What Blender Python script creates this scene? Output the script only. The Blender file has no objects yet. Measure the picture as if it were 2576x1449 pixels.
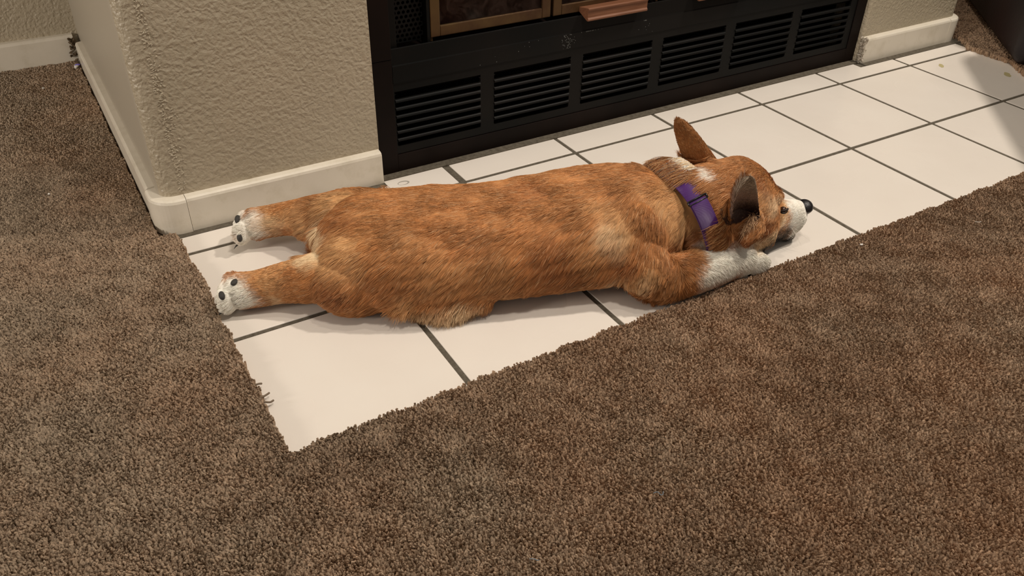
import bpy, bmesh, math, random
import numpy as np
from mathutils import Vector, Matrix

# ------------------------------------------------------------------ camera, world, lights, exposure
sc = bpy.context.scene
COL = sc.collection
cam_data = bpy.data.cameras.new('camera')
cam_data.sensor_width = 36.0
cam_data.lens = 2097.3 * 36.0 / 2576.0
cam_data.clip_start = 0.02
cam_data.clip_end = 50
cam = bpy.data.objects.new('camera', cam_data)
COL.objects.link(cam)
R = Matrix(((0.8600137, -0.50999227, 0.01686174),
            (-0.28520098, -0.50781827, -0.81288437),
            (0.42312745, 0.69428271, -0.58218096)))      # rows: image right, image down, view direction
right, down, fwd = R[0], R[1], R[2]
cam.matrix_world = Matrix(((right[0], -down[0], -fwd[0], -0.31123),
                           (right[1], -down[1], -fwd[1], -0.99699),
                           (right[2], -down[2], -fwd[2], 0.60793),
                           (0, 0, 0, 1)))
sc.camera = cam
sc.view_settings.view_transform = 'Standard'
sc.view_settings.look = 'None'
sc.view_settings.gamma = 1.0
sc.view_settings.use_curve_mapping = False
sc.view_settings.exposure = 0.0

world = bpy.data.worlds.new('room_bounce')
sc.world = world
world.use_nodes = True
wb = world.node_tree.nodes['Background']
wb.inputs['Color'].default_value = (1.0, 0.90, 0.79, 1)
wb.inputs['Strength'].default_value = 0.28

def area_light(name, loc, target, size, power, color=(1.0, 0.90, 0.78)):
    l = bpy.data.lights.new(name, 'AREA')
    l.shape = 'DISK'
    l.size = size
    l.energy = power
    l.color = color
    o = bpy.data.objects.new(name, l)
    COL.objects.link(o)
    o.location = loc
    o.rotation_euler = (Vector(target) - Vector(loc)).to_track_quat('-Z', 'Y').to_euler()
    return o

area_light('ceiling_lamp_right', (1.60, -0.62, 2.4), (0.6, -0.3, 0), 0.14, 37)
area_light('fill_light_left', (-1.70, -0.05, 0.50), (-0.2, 0.5, 0.15), 0.30, 12)  # added fill with no known source, lifts the breast side and back wall
area_light('ceiling_lamp_hearth', (0.30, -0.15, 2.4), (0.3, -0.2, 0), 0.08, 5.5)
area_light('fill_light_front', (0.25, -0.95, 2.4), (0.3, -0.2, 0), 0.25, 19)  # added fill from the front, narrows the belly shadow and lifts the walls

rng = np.random.default_rng(7)
random.seed(7)

# ------------------------------------------------------------------ materials
def mat(name, color, rough=0.5, spec=0.5, metal=0.0):
    m = bpy.data.materials.new(name)
    m.use_nodes = True
    b = m.node_tree.nodes['Principled BSDF']
    b.inputs['Base Color'].default_value = (*color, 1)
    b.inputs['Roughness'].default_value = rough
    b.inputs['Specular IOR Level'].default_value = spec
    b.inputs['Metallic'].default_value = metal
    return m

def N(m, kind, **kw):
    n = m.node_tree.nodes.new(kind)
    for k, v in kw.items():
        if k in n.inputs.keys() if hasattr(n.inputs, 'keys') else False:
            n.inputs[k].default_value = v
        else:
            setattr(n, k, v)
    return n

def L(m, a, b):
    m.node_tree.links.new(a, b)

def bsdf(m):
    return m.node_tree.nodes['Principled BSDF']

def coords(m):
    return N(m, 'ShaderNodeTexCoord').outputs['Object']

def noise(m, scale, detail=3, rough=0.5, dist=0.0, src=None):
    n = N(m, 'ShaderNodeTexNoise')
    n.inputs['Scale'].default_value = scale
    n.inputs['Detail'].default_value = detail
    n.inputs['Roughness'].default_value = rough
    n.inputs['Distortion'].default_value = dist
    L(m, src or coords(m), n.inputs['Vector'])
    return n.outputs['Fac']

def ramp(m, fac, stops):
    r = N(m, 'ShaderNodeValToRGB')
    el = r.color_ramp.elements
    while len(el) > len(stops):
        el.remove(el[-1])
    while len(el) < len(stops):
        el.new(0.5)
    for e, (p, c) in zip(el, stops):
        e.position = p
        e.color = (*c, 1) if len(c) == 3 else c
    L(m, fac, r.inputs['Fac'])
    return r.outputs['Color']

def bump(m, h, strength, distance, prev=None):
    b = N(m, 'ShaderNodeBump')
    b.inputs['Strength'].default_value = strength
    b.inputs['Distance'].default_value = distance
    L(m, h, b.inputs['Height'])
    if prev is not None:
        L(m, prev, b.inputs['Normal'])
    return b.outputs['Normal']

def math_node(m, op, a, b=None):
    n = N(m, 'ShaderNodeMath', operation=op)
    for i, v in enumerate((a, b)):
        if v is None:
            continue
        if isinstance(v, (int, float)):
            n.inputs[i].default_value = v
        else:
            L(m, v, n.inputs[i])
    return n.outputs[0]

# glazed cream tile
M_tile = mat('glazed_cream_tile', (0.78, 0.72, 0.66), 0.22, 0.5)
L(M_tile, ramp(M_tile, noise(M_tile, 9, 3), [(0.3, (0.765, 0.705, 0.64)), (0.7, (0.79, 0.735, 0.67))]), bsdf(M_tile).inputs['Base Color'])
L(M_tile, ramp(M_tile, noise(M_tile, 6, 2), [(0.3, (0.2,) * 3), (0.7, (0.34,) * 3)]), bsdf(M_tile).inputs['Roughness'])
L(M_tile, bump(M_tile, noise(M_tile, 14, 2), 0.12, 0.004), bsdf(M_tile).inputs['Normal'])
# grout
M_grout = mat('grey_grout', (0.13, 0.115, 0.09), 0.9, 0.2)
L(M_grout, ramp(M_grout, noise(M_grout, 160, 4, 0.7), [(0.3, (0.075, 0.062, 0.045)), (0.72, (0.150, 0.130, 0.100))]), bsdf(M_grout).inputs['Base Color'])
L(M_grout, bump(M_grout, noise(M_grout, 700, 3), 0.6, 0.0008), bsdf(M_grout).inputs['Normal'])
# painted textured drywall
M_wall = mat('beige_textured_wall', (0.40, 0.345, 0.26), 0.33, 0.5)
L(M_wall, ramp(M_wall, noise(M_wall, 5, 3), [(0.3, (0.415, 0.358, 0.262)), (0.7, (0.475, 0.405, 0.300))]), bsdf(M_wall).inputs['Base Color'])
_w = N(M_wall, 'ShaderNodeTexVoronoi', feature='SMOOTH_F1')
_w.inputs['Scale'].default_value = 165
_w.inputs['Smoothness'].default_value = 0.6
_wn = N(M_wall, 'ShaderNodeTexNoise')
_wn.inputs['Scale'].default_value = 60
_wc = coords(M_wall)
L(M_wall, _wc, _wn.inputs['Vector'])
_wm = N(M_wall, 'ShaderNodeVectorMath', operation='MULTIPLY_ADD')
L(M_wall, _wn.outputs['Color'], _wm.inputs[0])
_wm.inputs[1].default_value = (0.016, 0.016, 0.016)
L(M_wall, _wc, _wm.inputs[2])
L(M_wall, _wm.outputs[0], _w.inputs['Vector'])
_wh = math_node(M_wall, 'ADD', _w.outputs['Distance'], math_node(M_wall, 'MULTIPLY', noise(M_wall, 230, 3, 0.55, 0.6), 0.9))
L(M_wall, bump(M_wall, _wh, 0.75, 0.0021, bump(M_wall, noise(M_wall, 38, 2), 0.2, 0.003)), bsdf(M_wall).inputs['Normal'])
# the smooth-rolled side of the chimney breast
M_wall2 = mat('beige_smooth_wall', (0.39, 0.345, 0.275), 0.45, 0.35)
L(M_wall2, bump(M_wall2, noise(M_wall2, 120, 3), 0.18, 0.0015), bsdf(M_wall2).inputs['Normal'])
# baseboard gloss paint
M_base = mat('cream_gloss_paint', (0.66, 0.60, 0.50), 0.28, 0.5)
L(M_base, ramp(M_base, noise(M_base, 30, 5, 0.65), [(0.28, (0.64, 0.58, 0.47)), (0.5, (0.74, 0.68, 0.575)), (0.75, (0.76, 0.70, 0.60))]), bsdf(M_base).inputs['Base Color'])
L(M_base, bump(M_base, noise(M_base, 60, 3), 0.25, 0.0012), bsdf(M_base).inputs['Normal'])
M_raw = mat('chewed_raw_wood', (0.13, 0.085, 0.05), 0.9, 0.2)
L(M_raw, ramp(M_raw, noise(M_raw, 260, 4, 0.7), [(0.35, (0.03, 0.02, 0.012)), (0.7, (0.26, 0.19, 0.12))]), bsdf(M_raw).inputs['Base Color'])
L(M_raw, bump(M_raw, noise(M_raw, 300, 3), 0.9, 0.002), bsdf(M_raw).inputs['Normal'])
M_paint_frag = mat('splintered_paint', (0.52, 0.47, 0.39), 0.6, 0.3)
L(M_paint_frag, ramp(M_paint_frag, noise(M_paint_frag, 240, 4, 0.7), [(0.35, (0.16, 0.12, 0.08)), (0.6, (0.56, 0.50, 0.42))]), bsdf(M_paint_frag).inputs['Base Color'])
L(M_paint_frag, bump(M_paint_frag, noise(M_paint_frag, 300, 3), 0.9, 0.002), bsdf(M_paint_frag).inputs['Normal'])

# black painted steel with ash smudges and brownish worn patches
def black_metal(name, a, b, rough):
    m = mat(name, a, rough, 0.12)
    L(m, ramp(m, noise(m, 7, 3), [(0.4, a), (0.62, b)]), bsdf(m).inputs['Base Color'])
    L(m, bump(m, noise(m, 500, 2), 0.12, 0.0004), bsdf(m).inputs['Normal'])
    return m
M_black = black_metal('black_painted_steel', (0.0050, 0.0052, 0.0050), (0.0080, 0.0068, 0.0060), 0.45)
M_trimblk = black_metal('brown_black_surround', (0.0060, 0.0035, 0.0028), (0.0110, 0.0060, 0.0045), 0.5)
M_slot = mat('dark_vent_interior', (0.002, 0.002, 0.002), 0.9, 0.1)
M_soot = mat('ash_dust', (0.16, 0.16, 0.155), 0.95, 0.1)
M_brass = mat('tarnished_brass', (0.10, 0.060, 0.026), 0.42, 0.4, 0.6)
L(M_brass, ramp(M_brass, noise(M_brass, 16, 4, 0.6), [(0.3, (0.075, 0.036, 0.020)), (0.6, (0.135, 0.082, 0.034))]), bsdf(M_brass).inputs['Base Color'])
L(M_brass, bump(M_brass, noise(M_brass, 25, 3), 0.15, 0.002), bsdf(M_brass).inputs['Normal'])
M_glass = mat('sooty_door_glass', (0.03, 0.018, 0.014), 0.1, 0.5)
bsdf(M_glass).inputs['Transmission Weight'].default_value = 0.75
bsdf(M_glass).inputs['IOR'].default_value = 1.3
L(M_glass, ramp(M_glass, noise(M_glass, 40, 6, 0.7, 1.5), [(0.42, (0.025, 0.013, 0.011)), (0.6, (0.09, 0.055, 0.045)), (0.75, (0.16, 0.12, 0.10))]), bsdf(M_glass).inputs['Base Color'])
M_firebrick = mat('sooty_firebox', (0.02, 0.013, 0.011), 0.95, 0.1)
M_handle = mat('stained_wood_handle', (0.19, 0.082, 0.042), 0.5, 0.25)
_hc = N(M_handle, 'ShaderNodeMapping'); _hc.inputs['Scale'].default_value = (8, 90, 90)
L(M_handle, coords(M_handle), _hc.inputs['Vector'])
L(M_handle, ramp(M_handle, noise(M_handle, 3, 4, 0.6, 0.3, _hc.outputs[0]), [(0.3, (0.165, 0.066, 0.032)), (0.7, (0.235, 0.103, 0.055))]), bsdf(M_handle).inputs['Base Color'])
M_lint = mat('white_lint', (0.75, 0.72, 0.68), 0.9, 0.1)
M_blue = mat('pale_blue_thread', (0.16, 0.20, 0.24), 0.9, 0.1)
M_violet = mat('violet_print', (0.20, 0.16, 0.60), 0.6, 0.3)
M_leather = mat('dark_brown_leather', (0.012, 0.006, 0.006), 0.5, 0.45)
L(M_leather, ramp(M_leather, noise(M_leather, 3, 2), [(0.4, (0.006, 0.005, 0.008)), (0.7, (0.018, 0.006, 0.007))]), bsdf(M_leather).inputs['Base Color'])
_lv = N(M_leather, 'ShaderNodeTexVoronoi'); _lv.inputs['Scale'].default_value = 260
L(M_leather, coords(M_leather), _lv.inputs['Vector'])
L(M_leather, bump(M_leather, _lv.outputs['Distance'], 0.3, 0.001), bsdf(M_leather).inputs['Normal'])
M_slab = mat('carpet_backing', (0.13, 0.085, 0.055), 1.0, 0.05)
M_yellow = mat('yellow_stain', (0.48, 0.42, 0.22), 0.4, 0.4)

def attr_mat(name, rough, spec, sheen=0.0):
    m = mat(name, (0.5, 0.5, 0.5), rough, spec)
    a = N(m, 'ShaderNodeAttribute')
    a.attribute_name = 'tint'
    L(m, a.outputs['Color'], bsdf(m).inputs['Base Color'])
    if sheen:
        bsdf(m).inputs['Sheen Weight'].default_value = sheen
    return m
M_carpet = attr_mat('carpet_yarn', 0.95, 0.08)
M_fur = attr_mat('dog_fur', 0.55, 0.28)
M_skin = attr_mat('dog_coat_base', 0.85, 0.15)
M_nose = mat('black_nose_leather', (0.012, 0.010, 0.011), 0.34, 0.5)
_nv = N(M_nose, 'ShaderNodeTexVoronoi'); _nv.inputs['Scale'].default_value = 900
L(M_nose, coords(M_nose), _nv.inputs['Vector'])
L(M_nose, bump(M_nose, _nv.outputs['Distance'], 0.4, 0.0006), bsdf(M_nose).inputs['Normal'])
M_eye = mat('brown_eye', (0.045, 0.018, 0.008), 0.06, 0.6)
M_lid = mat('dark_eyelid', (0.03, 0.018, 0.014), 0.5, 0.4)
M_pad = mat('grey_black_paw_pad', (0.045, 0.042, 0.038), 0.7, 0.3)
M_claw = mat('pale_horn_claw', (0.30, 0.25, 0.20), 0.35, 0.4)
M_whisker = mat('white_whisker', (0.8, 0.77, 0.72), 0.5, 0.3)
M_web = mat('purple_nylon_webbing', (0.085, 0.02, 0.17), 0.42, 0.55)
_ww = N(M_web, 'ShaderNodeTexWave', wave_type='BANDS', bands_direction='Z')
_ww.inputs['Scale'].default_value = 700
_ww.inputs['Distortion'].default_value = 1.0
L(M_web, coords(M_web), _ww.inputs['Vector'])
L(M_web, ramp(M_web, _ww.outputs['Fac'], [(0.2, (0.052, 0.010, 0.115)), (0.8, (0.080, 0.014, 0.165))]), bsdf(M_web).inputs['Base Color'])
L(M_web, bump(M_web, _ww.outputs['Fac'], 0.5, 0.0006), bsdf(M_web).inputs['Normal'])
M_plastic = mat('black_plastic', (0.012, 0.012, 0.012), 0.3, 0.5)

# ------------------------------------------------------------------ mesh helpers
def link(name, bm, m, parent=None, smooth=False, loc=None):
    me = bpy.data.meshes.new(name)
    bmesh.ops.recalc_face_normals(bm, faces=bm.faces)
    bm.to_mesh(me)
    bm.free()
    if smooth:
        me.shade_smooth()
    for mm in (m if isinstance(m, (list, tuple)) else [m]):
        me.materials.append(mm)
    o = bpy.data.objects.new(name, me)
    COL.objects.link(o)
    if loc is not None:
        o.location = loc
    if parent is not None:
        o.parent = parent
    return o

def empty(name, loc=(0, 0, 0)):
    o = bpy.data.objects.new(name, None)
    o.empty_display_size = 0.05
    COL.objects.link(o)
    o.location = loc
    return o

def tag(o, label=None, cat=None, group=None, kind=None):
    for k, v in (('label', label), ('category', cat), ('group', group), ('kind', kind)):
        if v:
            o[k] = v
    return o

def box(bm, x0, x1, y0, y1, z0, z1, bev=0.0, seg=2, mi=0):
    vs = [bm.verts.new((x, y, z)) for x in (x0, x1) for y in (y0, y1) for z in (z0, z1)]
    idx = [(0, 1, 3, 2), (4, 6, 7, 5), (0, 4, 5, 1), (2, 3, 7, 6), (0, 2, 6, 4), (1, 5, 7, 3)]
    fs = [bm.faces.new([vs[i] for i in f]) for f in idx]
    for f in fs:
        f.material_index = mi
    if bev > 0:
        es = list({e for f in fs for e in f.edges})
        bmesh.ops.bevel(bm, geom=es, offset=bev, segments=seg, profile=0.5, affect='EDGES')

def box_obj(name, dims, m, parent=None, bev=0.0, seg=2, smooth=False):
    bm = bmesh.new()
    box(bm, *dims, bev=bev, seg=seg)
    return link(name, bm, m, parent, smooth)

def prism(bm, pts, z0, z1, axis='z'):
    def P(a, b, c):
        return {'z': (a, b, c), 'x': (c, a, b), 'y': (a, c, b)}[axis]
    lo = [bm.verts.new(P(a, b, z0)) for a, b in pts]
    hi = [bm.verts.new(P(a, b, z1)) for a, b in pts]
    n = len(pts)
    bm.faces.new(lo[::-1])
    bm.faces.new(hi)
    for i in range(n):
        bm.faces.new((lo[i], lo[(i + 1) % n], hi[(i + 1) % n], hi[i]))

def ellipsoid(bm, c, r, rot=None, u=24, v=14):
    mtx = Matrix.Translation(c) @ ((rot.to_4x4()) if rot else Matrix.Identity(4)) @ Matrix.Diagonal((*r, 1))
    bmesh.ops.create_uvsphere(bm, u_segments=u, v_segments=v, radius=1.0, matrix=mtx)

def rings(bm, ring_list, cap=True):
    prev = None
    first = None
    for ring in ring_list:
        vs = [bm.verts.new(p) for p in ring]
        if prev:
            n = len(vs)
            for i in range(n):
                bm.faces.new((prev[i], prev[(i + 1) % n], vs[(i + 1) % n], vs[i]))
        else:
            first = vs
        prev = vs
    if cap:
        bm.faces.new(first[::-1])
        bm.faces.new(prev)

def tube(bm, pts, rad, n=14, cap=True, closed=False):
    pts = [Vector(p) for p in pts]
    rl = []
    up = Vector((0, 0, 1))
    for i, p in enumerate(pts):
        a = pts[max(i - 1, 0)]
        b = pts[min(i + 1, len(pts) - 1)]
        t = (b - a).normalized()
        if abs(t.dot(up)) > 0.95:
            up = Vector((0, 1, 0))
        s = t.cross(up).normalized()
        w = s.cross(t).normalized()
        r = rad[i] if isinstance(rad, (list, tuple)) else rad
        ru, rv = (r if isinstance(r, (list, tuple)) else (r, r))
        rl.append([p + s * (math.cos(k / n * 2 * math.pi) * ru) + w * (math.sin(k / n * 2 * math.pi) * rv) for k in range(n)])
    rings(bm, rl, cap)

def catmull(pts, per=6):
    P = [np.array(p, float) for p in pts]
    P = [2 * P[0] - P[1]] + P + [2 * P[-1] - P[-2]]
    out = []
    for i in range(1, len(P) - 2):
        for k in range(per):
            t = k / per
            a, b, c, d = P[i - 1:i + 3]
            out.append(0.5 * (2 * b + (c - a) * t + (2 * a - 5 * b + 4 * c - d) * t * t + (3 * b - a - 3 * c + d) * t ** 3))
    out.append(P[-2])
    return out

def strands(name, pos, rad, tint, m, parent=None):
    """pos (n, k, 3), rad (n, k), tint (n, 3): one Curves object"""
    n, k, _ = pos.shape
    hc = bpy.data.hair_curves.new(name)
    hc.add_curves([k] * n)
    hc.attributes['position'].data.foreach_set('vector', np.ascontiguousarray(pos, dtype=np.float32).ravel())
    ra = hc.attributes.get('radius') or hc.attributes.new('radius', 'FLOAT', 'POINT')
    ra.data.foreach_set('value', np.ascontiguousarray(rad, dtype=np.float32).ravel())
    ca = hc.attributes.new('tint', 'FLOAT_COLOR', 'CURVE')
    c4 = np.ones((n, 4), np.float32)
    c4[:, :3] = tint
    ca.data.foreach_set('color', c4.ravel())
    hc.materials.append(m)
    o = bpy.data.objects.new(name, hc)
    COL.objects.link(o)
    if parent is not None:
        o.parent = parent
    return o

class Field:
    """smooth random field from summed plane waves"""
    def __init__(self, wavelength, n=24, seed=0, dims=3):
        r = np.random.default_rng(seed)
        d = r.normal(size=(n, 3))
        d /= np.linalg.norm(d, axis=1)[:, None]
        self.k = d * (2 * np.pi / wavelength) * r.uniform(0.6, 1.5, (n, 1))
        self.p = r.uniform(0, 2 * np.pi, n)
        self.n = n
    def __call__(self, P):
        out = np.zeros(len(P))
        for k, p in zip(self.k, self.p):
            out += np.sin(P @ k + p)
        return out / math.sqrt(self.n / 2)

# ------------------------------------------------------------------ setting
# layout (metres): x runs right along the fireplace, y runs into it, z up; tile pitch 0.206
PITCH, G = 0.206, 0.0034
XW, YW = -0.211, 0.067          # chimney breast side wall and front wall
FX0, FX1, FY = 0.101, 1.152, 0.075   # fireplace opening and its front plane

box_obj('floor', (-4.0, 4.5, -4.0, 0.88, -0.06, -0.002), M_slab)['kind'] = 'structure'

# walls with a rounded (bullnose) corner
def bull_wall(name, x0, x1, y0, y1, z1, m, left_round=0.0, right_round=0.0):
    pts = [(x0, y1)]
    if left_round:
        r = left_round
        pts += [(x0 + r - r * math.cos(a), y0 + r - r * math.sin(a)) for a in np.linspace(0, math.pi / 2, 9)]
    else:
        pts += [(x0, y0)]
    if right_round:
        r = right_round
        pts += [(x1 - r + r * math.sin(a), y0 + r - r * math.cos(a)) for a in np.linspace(0, math.pi / 2, 9)]
    else:
        pts += [(x1, y0)]
    pts += [(x1, y1)]
    bm = bmesh.new()
    prism(bm, pts, 0.0, z1)
    return link(name, bm, m, smooth=False)

w = bull_wall('wall_front_left', XW, FX0, YW, 0.82, 2.5, [M_wall, M_wall2], left_round=0.02)
for p in w.data.polygons:
    if p.normal.x < -0.9 and abs(p.normal.y) < 0.3:
        p.material_index = 1
w['kind'] = 'structure'
w = bull_wall('wall_front_right', FX1, 1.452, YW, 0.82, 2.5, M_wall, left_round=0.006, right_round=0.02)
w['kind'] = 'structure'
box_obj('wall_above_fireplace', (FX0, FX1, YW, 0.82, 0.78, 2.5), M_wall)['kind'] = 'structure'
box_obj('wall_back', (-4.0, 4.5, 0.80, 0.88, 0, 2.5), M_wall)['kind'] = 'structure'

# baseboards: face, rounded top
def baseboard(name, a, b, n, h=0.0515, t=0.0125, z0=0.0, parent=None):
    """a, b: (x, y) ends on the wall face; n: outward normal"""
    a, b, n = Vector((*a, 0)), Vector((*b, 0)), Vector((*n, 0))
    prof = [(0, z0), (t, z0), (t, h - 0.005), (t - 0.0012, h - 0.0018), (t - 0.004, h), (0.0, h + 0.0008)]
    bm = bmesh.new()
    k = 2
    rl = []
    L_ = (b - a).length
    k = max(2, int(L_ / 0.02))
    for i in range(k + 1):
        p = a.lerp(b, i / k)
        rl.append([p + n * (o * 1.0) + Vector((0, 0, z)) for o, z in prof])
    rings(bm, rl)
    o = link(name, bm, M_base, parent, smooth=False)
    o['kind'] = 'structure'
    return o
baseboard('baseboard_front_left', (-0.181, YW), (FX0 - 0.001, YW), (0, -1))
baseboard('baseboard_alcove_back', (-4.0, 0.80), (-0.222, 0.80), (0, -1), h=0.058)
baseboard('baseboard_chimney_side', (XW, 0.105), (XW, 0.755), (-1, 0), h=0.0535)
baseboard('baseboard_front_right', (FX1 + 0.0015, YW), (1.418, YW), (0, -1))
# moulded corner pieces, swept round the bullnose
def corner_piece(name, cx, cy, r, a0, a1, ext0, ext1, t=0.0125, h=0.0515):
    prof = [(0, 0), (t, 0), (t, h - 0.005), (t - 0.0012, h - 0.0018), (t - 0.004, h), (0.0, h + 0.0008)]
    rl = []
    angs = np.linspace(a0, a1, 12)
    def ring(px, py, nx, ny):
        return [(px + nx * o, py + ny * o, z) for o, z in prof]
    n0 = (math.cos(a0), math.sin(a0))
    rl.append(ring(cx + n0[0] * r + ext0[0], cy + n0[1] * r + ext0[1], *n0))
    for a in angs:
        rl.append(ring(cx + math.cos(a) * r, cy + math.sin(a) * r, math.cos(a), math.sin(a)))
    n1 = (math.cos(a1), math.sin(a1))
    rl.append(ring(cx + n1[0] * r + ext1[0], cy + n1[1] * r + ext1[1], *n1))
    bm = bmesh.new()
    rings(bm, rl)
    o = link(name, bm, M_base, smooth=False)
    o['kind'] = 'structure'
    return o
corner_piece('baseboard_corner_left', XW + 0.02, YW + 0.02, 0.02, math.pi, 1.5 * math.pi, (0, 0.0178), (0.0093, 0), t=0.0142)
corner_piece('baseboard_corner_right', 1.432, YW + 0.02, 0.02, -math.pi / 2, 0, (-0.0135, 0), (0, 0.03), t=0.0135)
baseboard('baseboard_chimney_far_side', (1.452, 0.118), (1.452, 0.78), (1, 0))

# heavy plaster relief where the textured face meets the bullnose
rr_ = random.Random(12)
bm = bmesh.new()
for i in range(520):
    z = rr_.uniform(0.055, 0.62)
    p = Vector((-0.186 + abs(rr_.gauss(0, 0.006)), YW - 0.0002, z))
    q = Matrix.Rotation(rr_.uniform(0, 3.14), 3, 'Y')
    ellipsoid(bm, p, (rr_.uniform(0.0010, 0.0028), rr_.uniform(0.0004, 0.0010), rr_.uniform(0.0006, 0.0012)), q, 8, 6)
link('trim_4', bm, M_wall, smooth=True)['kind'] = 'structure'

# chewed bits of trim
def chewed(name, c, size, m, seed, n=16, kind='structure'):
    r = random.Random(seed)
    bm = bmesh.new()
    for i in range(n):
        p = Vector(c) + Vector([r.uniform(-1, 1) * s for s in size])
        q = Matrix.Rotation(r.uniform(0, 6.28), 3, Vector((r.random(), r.random(), r.random() + 0.1)).normalized())
        ellipsoid(bm, p, (r.uniform(0.003, 0.007), r.uniform(0.0015, 0.003), r.uniform(0.0015, 0.003)), q, 7, 5)
    o = link(name, bm, m)
    o['kind'] = kind
    return o
chewed('trim_1', (-0.228, 0.782, 0.034), (0.006, 0.008, 0.022), M_raw, 3, 26)
chewed('trim_2', (FX1 + 0.001, YW - 0.006, 0.026), (0.0012, 0.006, 0.026), M_paint_frag, 4, 40)
# dark weathered joint under the trim along the hearth
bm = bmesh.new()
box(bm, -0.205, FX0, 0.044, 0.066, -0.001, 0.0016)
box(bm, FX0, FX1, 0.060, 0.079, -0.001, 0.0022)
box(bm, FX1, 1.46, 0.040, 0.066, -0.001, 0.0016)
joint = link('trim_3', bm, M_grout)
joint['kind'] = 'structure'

# ------------------------------------------------------------------ tiled hearth
hearth = empty('tiled_hearth', (0.6, -0.17, 0))
tag(hearth, 'glossy cream square floor tiles with grey grout forming the hearth under the dog', 'hearth')
def child(o, parent):
    o.parent = parent
    o.matrix_parent_inverse = Matrix.Translation(-parent.location)
    return o
child(box_obj('grout', (-0.23, 1.47, -0.43, 0.06, -0.002, -0.0002), M_grout), hearth)
bm = bmesh.new()
for i in range(-1, 7):
    x0, x1 = i * PITCH + G, (i + 1) * PITCH - G
    if i == 6:
        x1 = 1.436
    j = rng.normal(0, 0.0004, 12)
    for (y0, y1) in ((-0.2060 + G, -G), (-0.412 + G, -0.206 - G)):
        box(bm, x0, x1, y0, y1, -0.003, 0.0009, bev=0.0009, seg=2)
    # cut row, narrower where the baseboards stand
    if i == 0:
        box(bm, 0.098, x1 - 0.002, G, 0.0605, -0.003, 0.0009, bev=0.0009)
        box(bm, x0, 0.0985, G, 0.0445, -0.003, 0.0009, bev=0.0009)
    elif i == 5:
        box(bm, x0, 1.137, G, 0.0605, -0.003, 0.0009, bev=0.0009)
        box(bm, 1.1365, x1, G, 0.041, -0.003, 0.0009, bev=0.0009)
    elif i in (-1, 6):
        box(bm, x0, x1 - (0.004 if i < 0 else 0), G, 0.0445 if i < 0 else 0.040, -0.003, 0.0009, bev=0.0009)
    else:
        box(bm, x0 + (0.003 if i == 1 else 0), x1, G, 0.0605, -0.003, 0.0009, bev=0.0009)
tiles = child(link('tiles', bm, M_tile), hearth)
# yellow specks on the far right tile
for (x, y, rx, ry) in ((1.292, -0.032, 0.011, 0.005), (1.368, -0.128, 0.014, 0.006)):
    bm = bmesh.new()
    bmesh.ops.create_circle(bm, cap_ends=True, segments=14, radius=1, matrix=Matrix.Translation((x, y, 0.00105)) @ Matrix.Rotation(0.8, 4, 'Z') @ Matrix.Diagonal((rx, ry, 1, 1)))
    for v in bm.verts:
        v.co.x += random.uniform(-0.0015, 0.0015)
    o = child(link('stain', bm, M_yellow), hearth)
    o['label'] = 'faint yellow stain'

bm = bmesh.new()
rl = []
for k_ in range(20):
    a = 2 * math.pi * k_ / 20
    w_ = 0.0009 + 0.0007 * math.sin(a + 1.0)
    c_ = Vector((0.1255 + 0.0085 * math.cos(a), 0.0415 + 0.0052 * math.sin(a), 0.00105))
    e_ = Vector((math.cos(a), math.sin(a), 0)) * max(w_, 0.0002)
    rl.append([bm.verts.new(c_ - e_), bm.verts.new(c_ + e_)])
for k_ in range(20):
    bm.faces.new((rl[k_][0], rl[k_][1], rl[(k_ + 1) % 20][1], rl[(k_ + 1) % 20][0]))
o = child(link('stain', bm, mat('grey_smudge', (0.38, 0.35, 0.31), 0.6, 0.3)), hearth)
o['label'] = 'grey ring smudge'

# ------------------------------------------------------------------ fireplace insert
fire = empty('fireplace', (0.626, FY, 0))
tag(fire, 'black steel fireplace insert with louvred vents and brass framed glass doors', 'fireplace')
def fpart(name, bm, m, parent=None, smooth=False, label=None):
    o = link(name, bm, m, smooth=smooth)
    child(o, fire)
    if parent is not None:
        o.parent = parent
        o.matrix_parent_inverse = Matrix.Identity(4)
    if label:
        o['label'] = label
    return o
# dark surround (picture frame round the insert)
bm = bmesh.new()
box(bm, FX0 + 0.0005, 0.1345, FY + 0.001, FY + 0.03, 0.0, 0.1795, bev=0.0006)
box(bm, FX0 + 0.0005, 0.1345, FY, FY + 0.03, 0.1802, 0.779, bev=0.0006)
box(bm, 1.1245, FX1 - 0.0005, FY + 0.001, FY + 0.03, 0.0, 0.779, bev=0.0006)
box(bm, 0.1345, 1.1245, FY + 0.001, FY + 0.03, 0.0025, 0.0300, bev=0.0006)
fpart('surround', bm, M_trimblk, label='brown-black surround strip')
# flat panel above the louvres, with a folded ledge
bm = bmesh.new()
prism(bm, [(FY + 0.03, 0.1432), (FY + 0.0015, 0.1432), (FY + 0.0015, 0.168), (FY + 0.0024, 0.1700), (FY + 0.0046, 0.1925), (FY + 0.0054, 0.1932), (FY + 0.0062, 0.1925), (FY + 0.0068, 0.1820), (FY + 0.03, 0.1820)], 0.1352, 1.124, 'x')
tube(bm, [(0.1352, FY + 0.0052, 0.1930), (1.124, FY + 0.0052, 0.1930)], 0.0007, 8)
fpart('front_panel', bm, M_black)
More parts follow.
